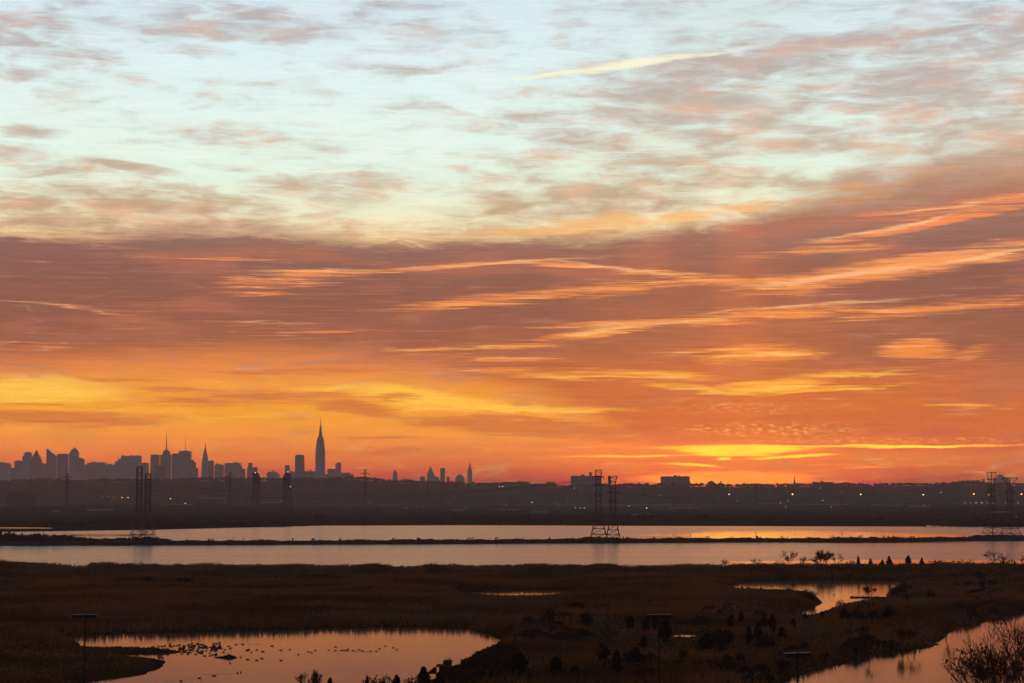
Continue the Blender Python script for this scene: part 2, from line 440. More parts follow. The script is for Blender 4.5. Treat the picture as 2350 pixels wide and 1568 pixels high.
M['lamp_metal'] = material('lamp_bronze', (0.010, 0.008, 0.007, 1), 0.6, spec=0.15, noise=(3.0, (0.014, 0.011, 0.009, 1), (1, 1, 1)))
M['lamp_lid'] = material('lamp_lid', (0.10, 0.085, 0.07, 1), 0.5, spec=0.3, noise=(3.0, (0.07, 0.06, 0.05, 1), (1, 1, 1)))
M['stone'] = material('tower_stone', (0.30, 0.27, 0.25, 1), 0.8, noise=(0.02, (0.24, 0.21, 0.20, 1), (1, 1, 2)))
M['brick'] = material('tower_brick', (0.24, 0.17, 0.14, 1), 0.85, noise=(0.03, (0.19, 0.14, 0.12, 1), (1, 1, 2)))
M['glass'] = material('tower_glass', (0.09, 0.10, 0.12, 1), 0.25, spec=0.5, noise=(0.04, (0.14, 0.14, 0.15, 1), (1, 1, 3)))
M['roof'] = material('pale_roof', (0.13, 0.11, 0.10, 1), 0.7, noise=(0.05, (0.08, 0.07, 0.065, 1), (1, 1, 1)))
M['wallg'] = material('shed_wall', (0.060, 0.050, 0.045, 1), 0.8, spec=0.05, noise=(0.05, (0.045, 0.038, 0.034, 1), (1, 1, 1)))
M['bird'] = material('duck_feathers', (0.030, 0.020, 0.014, 1), 0.7, spec=0.1, noise=(9.0, (0.055, 0.040, 0.028, 1), (1, 1, 1)))
M['leaf'] = material('withered_leaf', (0.055, 0.026, 0.012, 1), 0.9, spec=0.05)
M['lamp_orange'] = material('lit_sodium_lamp', (0.8, 0.5, 0.2, 1), 0.5, (1.0, 0.36, 0.07, 1), 16.0)
M['lamp_white'] = material('lit_white_lamp', (0.8, 0.8, 0.8, 1), 0.5, (1.0, 0.78, 0.66, 1), 7.0)
M['lamp_red'] = material('lit_red_lamp', (0.8, 0.2, 0.1, 1), 0.5, (1.0, 0.22, 0.08, 1), 12.0)


def water_material(name, rough, bump, tint=(0.010, 0.009, 0.008, 1), calm=None):
    m = bpy.data.materials.new(name); m.use_nodes = True
    nt = m.node_tree; b = nt.nodes['Principled BSDF']; gg = Graph(nt)
    b.inputs['Base Color'].default_value = tint
    b.inputs['IOR'].default_value = 1.333
    b.inputs['Specular IOR Level'].default_value = 0.5
    geo = nt.nodes.new('ShaderNodeNewGeometry')
    pos = geo.outputs['Position']
    n1 = gg.noise(gg.mapping(pos, scale=(0.006, 0.03, 1)), 1.0, 4.0, 0.55, 0.5)
    r = gg.rng(n1, 0.3, 0.7, rough * 0.94, rough * 1.07)
    if calm:                                   # a sheltered reach where the wind does not touch the water
        s2 = nt.nodes.new('ShaderNodeSeparateXYZ'); nt.links.new(pos, s2.inputs[0])
        acc = None
        for (x, y, a, bb) in calm:
            u = gg.mul(gg.sub(s2.outputs[0], x), 1 / a); w = gg.mul(gg.sub(s2.outputs[1], y), 1 / bb)
            f = gg.rng(gg.add(gg.mad(u, u, gg.mul(w, w)), gg.mul(gg.sub(n1, 0.5), 1.5)), 0.55, 1.1, 1.0, 0.0)
            acc = f if acc is None else gg.mx(acc, f)
        r = gg.mad(acc, gg.sub(0.05, r), r)
        still = gg.mad(acc, -0.96, 1.0)
    nt.links.new(r, b.inputs['Roughness'])
    w1 = gg.noise(gg.mapping(pos, scale=(0.35, 0.9, 1)), 1.0, 4.0, 0.6, 0.3)
    bp = nt.nodes.new('ShaderNodeBump')
    bp.inputs['Strength'].default_value = 1.0
    if calm: nt.links.new(still, bp.inputs['Strength'])
    bp.inputs['Distance'].default_value = bump
    nt.links.new(w1, bp.inputs['Height'])
    nt.links.new(bp.outputs[0], b.inputs['Normal'])
    return m


def mesh_from(name, verts, faces, mats):
    me = bpy.data.meshes.new(name)
    me.from_pydata([tuple(v) for v in verts] if not isinstance(verts, np.ndarray) else verts.tolist(), [], faces)
    for m in (mats if isinstance(mats, (list, tuple)) else [mats]): me.materials.append(m)
    me.update()
    return me


def quads_mesh(name, V, mat):
    """V: (n,4,3) array of quads"""
    n = len(V)
    me = bpy.data.meshes.new(name)
    me.vertices.add(n * 4); me.loops.add(n * 4); me.polygons.add(n)
    me.vertices.foreach_set('co', np.ascontiguousarray(V, dtype=np.float32).ravel())
    me.loops.foreach_set('vertex_index', np.arange(n * 4, dtype=np.int32))
    me.polygons.foreach_set('loop_start', np.arange(0, n * 4, 4, dtype=np.int32))
    me.polygons.foreach_set('loop_total', np.full(n, 4, dtype=np.int32))
    me.materials.append(mat)
    me.update(); me.validate()
    return me


def link(name, data, parent=None, loc=None, rotz=0.0, scale=None):
    o = bpy.data.objects.new(name, data)
    COL.objects.link(o)
    if parent is not None: o.parent = parent
    if loc is not None: o.location = loc
    if rotz: o.rotation_euler = (0, 0, rotz)
    if scale is not None: o.scale = (scale,) * 3 if not isinstance(scale, (tuple, list)) else scale
    return o


def tag(o, label, cat, group=None):
    o['label'] = label; o['category'] = cat
    if group: o['group'] = group
    return o


def thing(name, label, cat, loc=(0, 0, 0), rotz=0.0, group=None):
    return tag(link(name, None, None, loc, rotz), label, cat, group)


def dup(root, loc, rotz=0.0, scale=1.0, label=None, group=None):
    r = root.copy(); COL.objects.link(r)
    r.location = loc; r.rotation_euler = (0, 0, rotz)
    r.scale = (scale,) * 3 if not isinstance(scale, (tuple, list)) else scale
    if label: r['label'] = label
    if group: r['group'] = group
    for ch in list(root.children):
        c = ch.copy(); COL.objects.link(c); c.parent = r
        for gch in ch.children:
            d = gch.copy(); COL.objects.link(d); d.parent = c
    return r


def structure(o, kind='structure'):
    o['kind'] = kind
    return o


class MB:
    """collects boxes, bars and tubes into one mesh"""
    def __init__(self): self.v, self.f = [], []

    def box(self, x0, x1, y0, y1, z0, z1):
        b = len(self.v)
        self.v += [(x0, y0, z0), (x1, y0, z0), (x1, y1, z0), (x0, y1, z0), (x0, y0, z1), (x1, y0, z1), (x1, y1, z1), (x0, y1, z1)]
        self.f += [[b + i for i in q] for q in ((3, 2, 1, 0), (4, 5, 6, 7), (0, 1, 5, 4), (1, 2, 6, 5), (2, 3, 7, 6), (3, 0, 4, 7))]

    def frustum(self, x0, x1, y0, y1, z0, X0, X1, Y0, Y1, z1):
        b = len(self.v)
        self.v += [(x0, y0, z0), (x1, y0, z0), (x1, y1, z0), (x0, y1, z0), (X0, Y0, z1), (X1, Y0, z1), (X1, Y1, z1), (X0, Y1, z1)]
        self.f += [[b + i for i in q] for q in ((3, 2, 1, 0), (4, 5, 6, 7), (0, 1, 5, 4), (1, 2, 6, 5), (2, 3, 7, 6), (3, 0, 4, 7))]

    def bar(self, a, c, r, r2=None, n=4):
        a, c = Vector(a), Vector(c); d = (c - a)
        if d.length < 1e-6: return
        d.normalize(); u = d.orthogonal().normalized(); w = d.cross(u)
        r2 = r if r2 is None else r2; b = len(self.v)
        for (p, rr) in ((a, r), (c, r2)):
            for k in range(n):
                t = 2 * math.pi * k / n + 0.785
                self.v.append(tuple(p + u * rr * math.cos(t) + w * rr * math.sin(t)))
        for k in range(n):
            self.f.append([b + k, b + (k + 1) % n, b + n + (k + 1) % n, b + n + k])
        self.f.append([b + k for k in reversed(range(n))]); self.f.append([b + n + k for k in range(n)])

    def ball(self, c, rx, ry, rz, seg=8, rings=5):
        b = len(self.v)
        self.v.append((c[0], c[1], c[2] - rz))
        for i in range(1, rings):
            t = math.pi * i / rings
            for k in range(seg):
                p = 2 * math.pi * k / seg
                self.v.append((c[0] + rx * math.sin(t) * math.cos(p), c[1] + ry * math.sin(t) * math.sin(p), c[2] - rz * math.cos(t)))
        self.v.append((c[0], c[1], c[2] + rz))
        last = len(self.v) - 1
        for k in range(seg):
            self.f.append([b, b + 1 + (k + 1) % seg, b + 1 + k])
            for i in range(rings - 2):
                r0 = b + 1 + i * seg; r1 = r0 + seg
                self.f.append([r0 + k, r0 + (k + 1) % seg, r1 + (k + 1) % seg, r1 + k])
            r0 = b + 1 + (rings - 2) * seg
            self.f.append([r0 + k, r0 + (k + 1) % seg, last])

    def mesh(self, name, mat): return mesh_from(name, self.v, self.f, mat)

    def build(self, name, mat, parent=None, loc=None): return link(name, self.mesh(name, mat), parent, loc)


def vnoise(x, y, seed=0):
    """cheap smooth value noise for numpy arrays"""
    x = np.asarray(x, float); y = np.asarray(y, float)
    xi = np.floor(x).astype(np.int64); yi = np.floor(y).astype(np.int64)
    fx = x - xi; fy = y - yi
    fx = fx * fx * (3 - 2 * fx); fy = fy * fy * (3 - 2 * fy)
    def h(a, b):
        n = (a * 374761393 + b * 668265263 + seed * 1442695041) & 0x7fffffff
        n = ((n ^ (n >> 13)) * 1274126177) & 0x7fffffff
        return ((n ^ (n >> 16)) & 0xffff) / 65535.0
    return (h(xi, yi) * (1 - fx) + h(xi + 1, yi) * fx) * (1 - fy) + (h(xi, yi + 1) * (1 - fx) + h(xi + 1, yi + 1) * fx) * fy


def fbm(x, y, oct=4, seed=0):
    s = 0; a = 0.5; t = 0
    for i in range(oct):
        s = s + a * vnoise(x * 2 ** i, y * 2 ** i, seed + i * 17); t += a; a *= 0.5
    return s / t


# ================================================================ ground, water, hill
SHORE_PX = [(-300, 1223), (0, 1221), (150, 1219), (350, 1216), (600, 1210), (740, 1206.5), (1100, 1205.5), (1500, 1207), (2100, 1208.5),
            (2126, 1208.5), (2130, 1198), (2178, 1198), (2182, 1208.5), (2350, 1209), (2650, 1210)]
pts = [ground(x, y, 0.0) for x, y in SHORE_PX]
# far land: one sheet from the far shore of the lake to beyond the city
rows = []
nx = 90
sx = np.array([p.x for p in pts]); sy = np.array([p.y for p in pts])
fv, ff = [], []
xs = sorted(set(list(np.linspace(-620, 620, 125)) + [p.x for p in pts]))
prof = [(-0.0, -1.0), (2.0, 0.5), (14.0, 1.0), (300.0, 1.2), (1500.0, 1.6), (3400.0, 2.0), (14000.0, 2.0)]
yfar = 16000.0
for x in xs:
    y0 = float(np.interp(x, sx, sy)) + 5.0 * (float(vnoise(x * 0.05, 3.3)) - 0.5)
    for k, (dy, z) in enumerate(prof):
        yy = y0 + dy if k < 3 else (2150 + dy if k < 6 else yfar)
        sxk = 1.0 if k < 3 else (yy / 2000.0 if k < 6 else 22.0)
        fv.append((x * sxk, yy, z))
npf = len(prof)
for i in range(len(xs) - 1):
    for k in range(npf - 1):
        a = i * npf + k; b = a + npf
        ff.append([a, b, b + 1, a + 1])
ground_o = structure(link('ground', mesh_from('ground', fv, ff, M['earth'])))

# back-channel pools on the far flats
CH = material('pool_water', (0.01, 0.01, 0.01, 1), 0.14, spec=0.5, noise=(0.05, (0.012, 0.011, 0.01, 1), (1, 1, 1)))
def flat_poly(name, pxs, z, mat):
    v = [tuple(ground(x, y, z)) for x, y in pxs]
    return structure(link(name, mesh_from(name, v, [list(range(len(v)))], mat)))
flat_poly('back_channel', [(200, 1198.5), (320, 1199.4), (450, 1200.6), (452, 1202.2), (320, 1202.4), (300, 1201.6), (200, 1200.2)], 1.25, CH)
flat_poly('back_channel', [(-60, 1210.2), (60, 1210.9), (118, 1211.6), (118, 1213.0), (40, 1212.9), (-60, 1212.6)], 1.15, CH)
flat_poly('back_channel', [(2290, 1178), (2360, 1178.5), (2380, 1186), (2300, 1188)], 1.35, CH)

# the ridge across the river
RIDGE_PX = [(-900, 1106), (0, 1104), (150, 1104), (400, 1103), (560, 1101), (640, 1100), (720, 1100), (800, 1097), (860, 1100), (900, 1106), (1000, 1108),
            (1100, 1112), (1250, 1115), (1500, 1115), (1640, 1113), (1700, 1115), (1900, 1113), (2100, 1111), (2350, 1112), (3300, 1112)]
RY = 6500.0
rx = np.array([at_depth(x, y, RY).x for x, y in RIDGE_PX]); rz = np.array([at_depth(x, y, RY).z for x, y in RIDGE_PX])
def sstep(a, b, v):
    t = np.clip((v - a) / (b - a), 0, 1); return t * t * (3 - 2 * t)
def hill_z(x, y):
    c = np.interp(x * RY / np.maximum(y, 3000.0), rx, rz) - 5.0
    n = (fbm(x * 0.006, y * 0.006, 3, 5) - 0.5) * 8.0
    up = sstep(5450, RY, y); dn = 1 - sstep(RY + 200, 8600, y)
    return 1.6 + (c - 1.6 + n * up) * up * dn
gx = np.linspace(-3200, 3200, 200); gy = np.concatenate([np.linspace(5440, 6700, 40), np.linspace(6800, 8650, 14)])
GX, GY = np.meshgrid(gx, gy); GZ = hill_z(GX, GY)
nxh = len(gx)
hf = [[j * nxh + i, j * nxh + i + 1, (j + 1) * nxh + i + 1, (j + 1) * nxh + i] for j in range(len(gy) - 1) for i in range(nxh - 1)]
structure(link('hill', mesh_from('hill', np.stack([GX, GY, GZ], -1).reshape(-1, 3), hf, M['hill'])))

# open lake, with one calm reach below the glow
calm_c = ground(1850, 1230, 0); calm_e = ground(2150, 1291, 0); calm_d = ground(200, 1229, 0)
LAKE = water_material('lake_water', 0.18, 0.035, calm=[(calm_c.x + 8, calm_c.y, 120, 230), (calm_d.x, calm_d.y, 45, 60), (calm_e.x, calm_e.y, 95, 42)])
POND = water_material('pond_water', 0.07, 0.008)
SEAM = 696.0
structure(link('lake', mesh_from('lake', [(-4000, SEAM, 0), (4000, SEAM, 0), (4000, 2500, 0), (-4000, 2500, 0)], [[0, 1, 2, 3]], LAKE)))
structure(link('pond_water', mesh_from('pond_water', [(-900, 60, 0), (900, 60, 0), (900, SEAM, 0), (-900, SEAM, 0)], [[0, 1, 2, 3]], POND)))

# ---------------------------------------------------------------- near marsh with its ponds
LEFT_POND = [(150, 1458), (280, 1453), (420, 1451), (560, 1447), (700, 1443), (840, 1439), (950, 1438), (1060, 1442), (1120, 1452), (1147, 1466), (1141, 1477),
             (1108, 1494), (1080, 1512), (1060, 1534), (1020, 1546), (985, 1565), (930, 1580), (780, 1595), (560, 1605), (300, 1606), (205, 1585), (190, 1569),
             (253, 1561), (316, 1551), (356, 1540), (374, 1526), (375, 1516), (350, 1511), (318, 1508), (285, 1504.5), (295, 1502.5), (330, 1502), (360, 1501.5),
             (405, 1499), (425, 1496.5), (408, 1492), (380, 1489), (330, 1487), (290, 1486), (230, 1487), (190, 1485)]
RIGHT_POND = [(1650, 1346), (1690, 1341), (1725, 1334), (1790, 1331), (1860, 1330), (1960, 1330), (2063, 1331), (2072, 1338), (2050, 1352), (2042, 1366), (2036, 1377),
              (1990, 1379), (1950, 1386), (1925, 1394), (1890, 1404), (1858, 1416), (1830, 1414), (1800, 1404), (1840, 1401), (1868, 1394), (1884, 1385), (1878, 1373), (1864, 1365),
              (1822, 1358), (1760, 1357), (1690, 1354)]
STREAM = [(2500, 1340), (2420, 1375), (2350, 1408), (2295, 1419), (2245, 1429), (2205, 1440), (2181, 1452), (2162, 1470), (2138, 1484), (2095, 1493), (2030, 1499), (1960, 1512), (1900, 1530), (1815, 1552),
          (1790, 1575), (1760, 1640), (2600, 1640), (2700, 1400)]
MID_POOL = [(1050, 1356), (1130, 1355), (1220, 1353.5), (1310, 1353.5), (1296, 1363), (1240, 1369), (1160, 1370), (1080, 1364)]
ICE_POOL = [(1542, 1458), (1570, 1455), (1600, 1455), (1598, 1463), (1570, 1465), (1545, 1462)]
FAR_POOL = [(2245, 1337), (2300, 1334), (2312, 1340), (2290, 1345), (2250, 1343)]
ponds = [np.array([ground(x, y, 0.0)[:2] for x, y in P_]) for P_ in (LEFT_POND, RIGHT_POND, STREAM, MID_POOL, ICE_POOL, FAR_POOL)]
LAKE_EDGE = [(-400, 1290), (0, 1289), (70, 1294), (150, 1300), (200, 1295), (260, 1296), (600, 1298), (870, 1299), (938, 1303), (985, 1297), (1060, 1299), (1300, 1299), (1600, 1299),
             (1850, 1298), (2000, 1297), (2350, 1297), (2800, 1297)]
ex, ey = [], []
for x, y in LAKE_EDGE:
    d = ray(x, y); t = (3.2 - CAM_H) / d.z; ex.append(d.x * t); ey.append(d.y * t)
ex, ey = np.array(ex), np.array(ey)


def poly_sd(px, py, poly):
    """signed distance, positive inside"""
    inside = np.zeros(px.shape, bool); dmin = np.full(px.shape, 1e9)
    n = len(poly)
    for i in range(n):
        x0, y0 = poly[i]; x1, y1 = poly[(i + 1) % n]
        cond = ((y0 > py) != (y1 > py))
        xi = (x1 - x0) * (py - y0) / (y1 - y0 + 1e-12) + x0
        inside ^= cond & (px < xi)
        ex_, ey_ = x1 - x0, y1 - y0
        t = np.clip(((px - x0) * ex_ + (py - y0) * ey_) / (ex_ * ex_ + ey_ * ey_ + 1e-12), 0, 1)
        dmin = np.minimum(dmin, np.hypot(px - x0 - t * ex_, py - y0 - t * ey_))
    return np.where(inside, dmin, -dmin)


def water_sd(x, y):
    """distance into open water (positive) or into the land (negative)"""
    wob = (fbm(x * 0.16, y * 0.16, 3, 9) - 0.5) * 2.6
    s = np.full(np.shape(x), -1e9)
    for p in ponds:
        k = 0.35 if len(p) < 10 else 1.0
        s = np.maximum(s, poly_sd(x, y, p) + wob * k)
    lake = (y - np.interp(x * 745.0 / np.maximum(y, 200), ex, ey) + wob * 1.5)
    return np.maximum(s, lake)


def marsh_z(x, y, sd=None):
    sd = water_sd(x, y) if sd is None else sd
    base = 0.35 + 0.35 * fbm(x * 0.03, y * 0.03, 3, 21)
    return np.where(sd > -3.0, np.clip(-sd * 0.28, -0.9, 1.0) * np.clip(base, 0.3, 1.0), base * 0.84)



ys = np.concatenate([np.arange(70, 240, 5.0), np.arange(240, 470, 1.4), np.arange(470, 870, 2.2)])
us = np.linspace(-1, 1, 260)
MX = np.outer(ys * 0.285 + 26, us); MY = np.repeat(ys[:, None], len(us), 1)
MSD = water_sd(MX, MY); MZ = marsh_z(MX, MY, MSD)
nu = len(us)
keep = (MSD < 7.0)
mf = []
for j in range(len(ys) - 1):
    kj = keep[j]; kk = keep[j + 1]
    for i in range(nu - 1):
        if kj[i] or kj[i + 1] or kk[i] or kk[i + 1]:
            mf.append((j * nu + i, j * nu + i + 1, (j + 1) * nu + i + 1, (j + 1) * nu + i))
structure(link('marsh', mesh_from('marsh', np.stack([MX, MY, MZ], -1).reshape(-1, 3), mf, M['mud'])))

# reeds: hundreds of thousands of blades nobody could count
def reed_field(n, seed):
    r = np.random.default_rng(seed)
    y = np.sqrt(r.uniform(170 ** 2, 845 ** 2, n)); u = r.uniform(-1, 1, n); x = u * (y * 0.272 + 14)
    sd = water_sd(x, y)
    patch = fbm(x * 0.045, y * 0.045, 4, 33); fine = fbm(x * 0.3, y * 0.3, 2, 40)
    # height of the stand: tall phragmites on the flats, low growth on the spit by the left pond and in the glade on the right
    lowp = np.zeros(n)
    for (cx, cy, a, b) in ((250, 1530, 26, 34), (290, 1495, 30, 20), (1560, 1480, 26, 34), (1500, 1440, 24, 26)):
        c = ground(cx, cy, 0); lowp = np.maximum(lowp, np.exp(-(((x - c.x) / a) ** 2 + ((y - c.y) / b) ** 2)))
    h = (0.8 + 1.45 * patch) * (0.75 + 0.5 * fine) * (1 - 0.8 * np.clip(lowp * 1.5, 0, 1))
    h *= np.clip((-sd) / 3.5, 0.25, 1.0)
    for dd, cap in ((5, .45), (12, .55), (22, .75), (36, 1.0)):      # the growth stays low where a pond opens just behind it
        s2 = water_sd(x * (1 + dd / y), y + dd)
        near = (s2 > 0) & (y + dd < 690)
        h = np.where(near, np.minimum(h, cap * (.7 + .6 * fine)), h)
    for dd in (6, 16, 28, 42, 58):
        h = np.where(poly_sd(x * (1 + dd / y), y + dd, ponds[3]) > -2, np.minimum(h, .25 + dd * .012), h)
    ok = (sd < -0.15) & (r.uniform(0, 1, n) < np.clip(0.35 + patch * 1.2, 0, 1))
    x, y, h, sd = x[ok], y[ok], h[ok], sd[ok]
    z = marsh_z(x, y, sd) - 0.1
    n = len(x); h = h * r.uniform(0.7, 1.25, n)
    ang = r.uniform(0, math.pi, n); w = r.uniform(0.05, 0.16, n) * (0.6 + y / 600.0)
    lx = r.normal(0, 0.16, n) * h + 0.10 * h; ly = r.normal(0, 0.16, n) * h
    dx, dy = np.cos(ang) * w, np.sin(ang) * w
    V = np.empty((n, 4, 3))
    top = r.uniform(0.25, 1.0, n)
    V[:, 0] = np.stack([x - dx, y - dy, z], -1); V[:, 1] = np.stack([x + dx, y + dy, z], -1)
    V[:, 2] = np.stack([x + lx + dx * top, y + ly + dy * top, z + h], -1); V[:, 3] = np.stack([x + lx - dx * top, y + ly - dy * top, z + h * 0.96], -1)
    return V
structure(link('reeds', quads_mesh('reeds', reed_field(520000, 3), M['reed'])), 'stuff')

# feathery seed heads along the lake edge, seen against the water
def plume_edge(n, seed):
    r = np.random.default_rng(seed)
    u = r.uniform(-1, 1, n); y0 = np.interp(u * 745 * 0.27, ex, ey); y = y0 - r.uniform(0.5, 26, n) ** 1.0; x = u * y * 0.272
    sd = water_sd(x, y); ok = sd < -0.3; x, y, sd = x[ok], y[ok], sd[ok]; n = len(x)
    z = marsh_z(x, y, sd); clump = fbm(x * 0.12, y * 0.02, 3, 71)
    h = 1.3 + 1.5 * clump + 1.3 * r.uniform(0, 1, n) ** 4
    a = r.uniform(0, math.pi, n); w = r.uniform(0.03, 0.07, n)
    lean = r.normal(0.25, 0.25, n)
    V = np.empty((n * 2, 4, 3))
    dx, dy = np.cos(a), np.sin(a)
    V[0::2, 0] = np.stack([x - dx * w, y - dy * w, z], -1); V[0::2, 1] = np.stack([x + dx * w, y + dy * w, z], -1)
    V[0::2, 2] = np.stack([x + lean + dx * w, y + dy * w, z + h], -1); V[0::2, 3] = np.stack([x + lean - dx * w, y - dy * w, z + h], -1)
    p = r.uniform(0.10, 0.2, n)
    V[1::2, 0] = np.stack([x + lean, y, z + h - 0.05], -1); V[1::2, 1] = np.stack([x + lean + p + 0.08, y, z + h + 0.22], -1)
    V[1::2, 2] = np.stack([x + lean + 0.22, y, z + h + 0.55], -1); V[1::2, 3] = np.stack([x + lean - p * 0.5, y, z + h + 0.22], -1)
    return V
structure(link('reed_plumes', quads_mesh('reed_plumes', plume_edge(60000, 5), M['reed'])), 'stuff')


# ================================================================ the city across the river
def section(kind, x0, x1, z0, z1, dep, extra=None):
    """one block of a tower, in metres round its base point; front face at y = -dep/2"""
    b = MB(); h = dep / 2
    if kind == 'box': b.box(x0, x1, -h, h, z0, z1)
    elif kind == 'pyr':
        e = 0.04 * (x1 - x0); m = (x0 + x1) / 2
        b.frustum(x0, x1, -h, h, z0, m - e, m + e, -e, e, z1)
    elif kind == 'taper':
        k = (x1 - x0) * (extra or 0.2)
        b.frustum(x0, x1, -h, h, z0, x0 + k, x1 - k, -h + k, h - k, z1)
    elif kind == 'slant':                      # roof plane falling from the left edge to the right edge
        zr = extra; v = len(b.v)
        b.v += [(x0, -h, z0), (x1, -h, z0), (x1, h, z0), (x0, h, z0), (x0, -h, z1), (x1, -h, zr), (x1, h, zr), (x0, h, z1)]
        b.f += [[v + i for i in q] for q in ((3, 2, 1, 0), (4, 5, 6, 7), (0, 1, 5, 4), (1, 2, 6, 5), (2, 3, 7, 6), (3, 0, 4, 7))]
    elif kind == 'dome':
        m = (x0 + x1) / 2; a = (x1 - x0) / 2
        prev = None; N = 8
        for i in range(N):
            t0, t1 = math.pi / 2 * i / N, math.pi / 2 * (i + 1) / N
            c0, c1 = math.cos(t0), max(math.cos(t1), 0.03)
            b.frustum(m - a * c0, m + a * c0, -h * c0, h * c0, z0 + (z1 - z0) * math.sin(t0), m - a * c1, m + a * c1, -h * c1, h * c1, z0 + (z1 - z0) * math.sin(t1))
    elif kind == 'mast':
        m = (x0 + x1) / 2; w = (x1 - x0) / 2
        n = 4; zz = z0
        for i in range(n):
            z2 = z0 + (z1 - z0) * (i + 1) / n
            b.bar((m, 0, zz), (m, 0, z2), w * (1 - 0.2 * i), w * (1 - 0.2 * i) * 0.85, 6); zz = z2
    elif kind == 'crane':
        m = (x0 + x1) / 2
        b.bar((m, 0, z0), (m, 0, z1 - 6), 0.9); b.bar((m - 12, 0, z1 - 14), (m + 10, 0, z1), 0.8)
    elif kind == 'tank':
        m = (x0 + x1) / 2; w = (x1 - x0) / 2
        for sx_ in (-1, 1):
            for sy_ in (-1, 1): b.bar((m + sx_ * w * .8, sy_ * w * .8, z0), (m + sx_ * w * .8, sy_ * w * .8, z0 + (z1 - z0) * .4), w * .12)
        b.bar((m, 0, z0 + (z1 - z0) * .4), (m, 0, z0 + (z1 - z0) * .85), w, w, 10)
        b.bar((m, 0, z0 + (z1 - z0) * .85), (m, 0, z1), w * 1.05, w * .1, 10)
    return b


def tower(dist, label, cat, parts, mat='stone', base_z=2.0, name='tower_block'):
    """parts: (part name, kind, left px, right px, top px, bottom px or None, extra)"""
    allx = [p[2] for p in parts] + [p[3] for p in parts]
    cx = (min(allx) + max(allx)) / 2
    o3 = at_depth(cx, 1140, dist)
    root = thing(name, label, cat, (o3.x, dist, base_z))
    main_w = max(p[3] - p[2] for p in parts) * dist / F
    for p in parts:
        pn, kind, a, b_, yt, yb = p[:6]; ex_ = p[6] if len(p) > 6 else None
        x0 = at_depth(a, 1100, dist).x - o3.x; x1 = at_depth(b_, 1100, dist).x - o3.x
        zt = at_depth((a + b_) / 2, yt, dist).z - base_z
        zb = 0.0 if yb is None else at_depth((a + b_) / 2, yb, dist).z - base_z
        if kind == 'slant': ex_ = at_depth(b_, ex_, dist).z - base_z
        w = x1 - x0
        dep = min(max(w * 0.75, 6.0 if kind != 'mast' else 0.5), 60.0)
        if w >= main_w * 0.98: dep = min(dep * 1.06, 64)
        section(kind, x0, x1, zb, zt, dep, ex_).build(pn, M[mat if kind not in ('mast', 'crane', 'tank') else 'dsteel'], root)
    return root


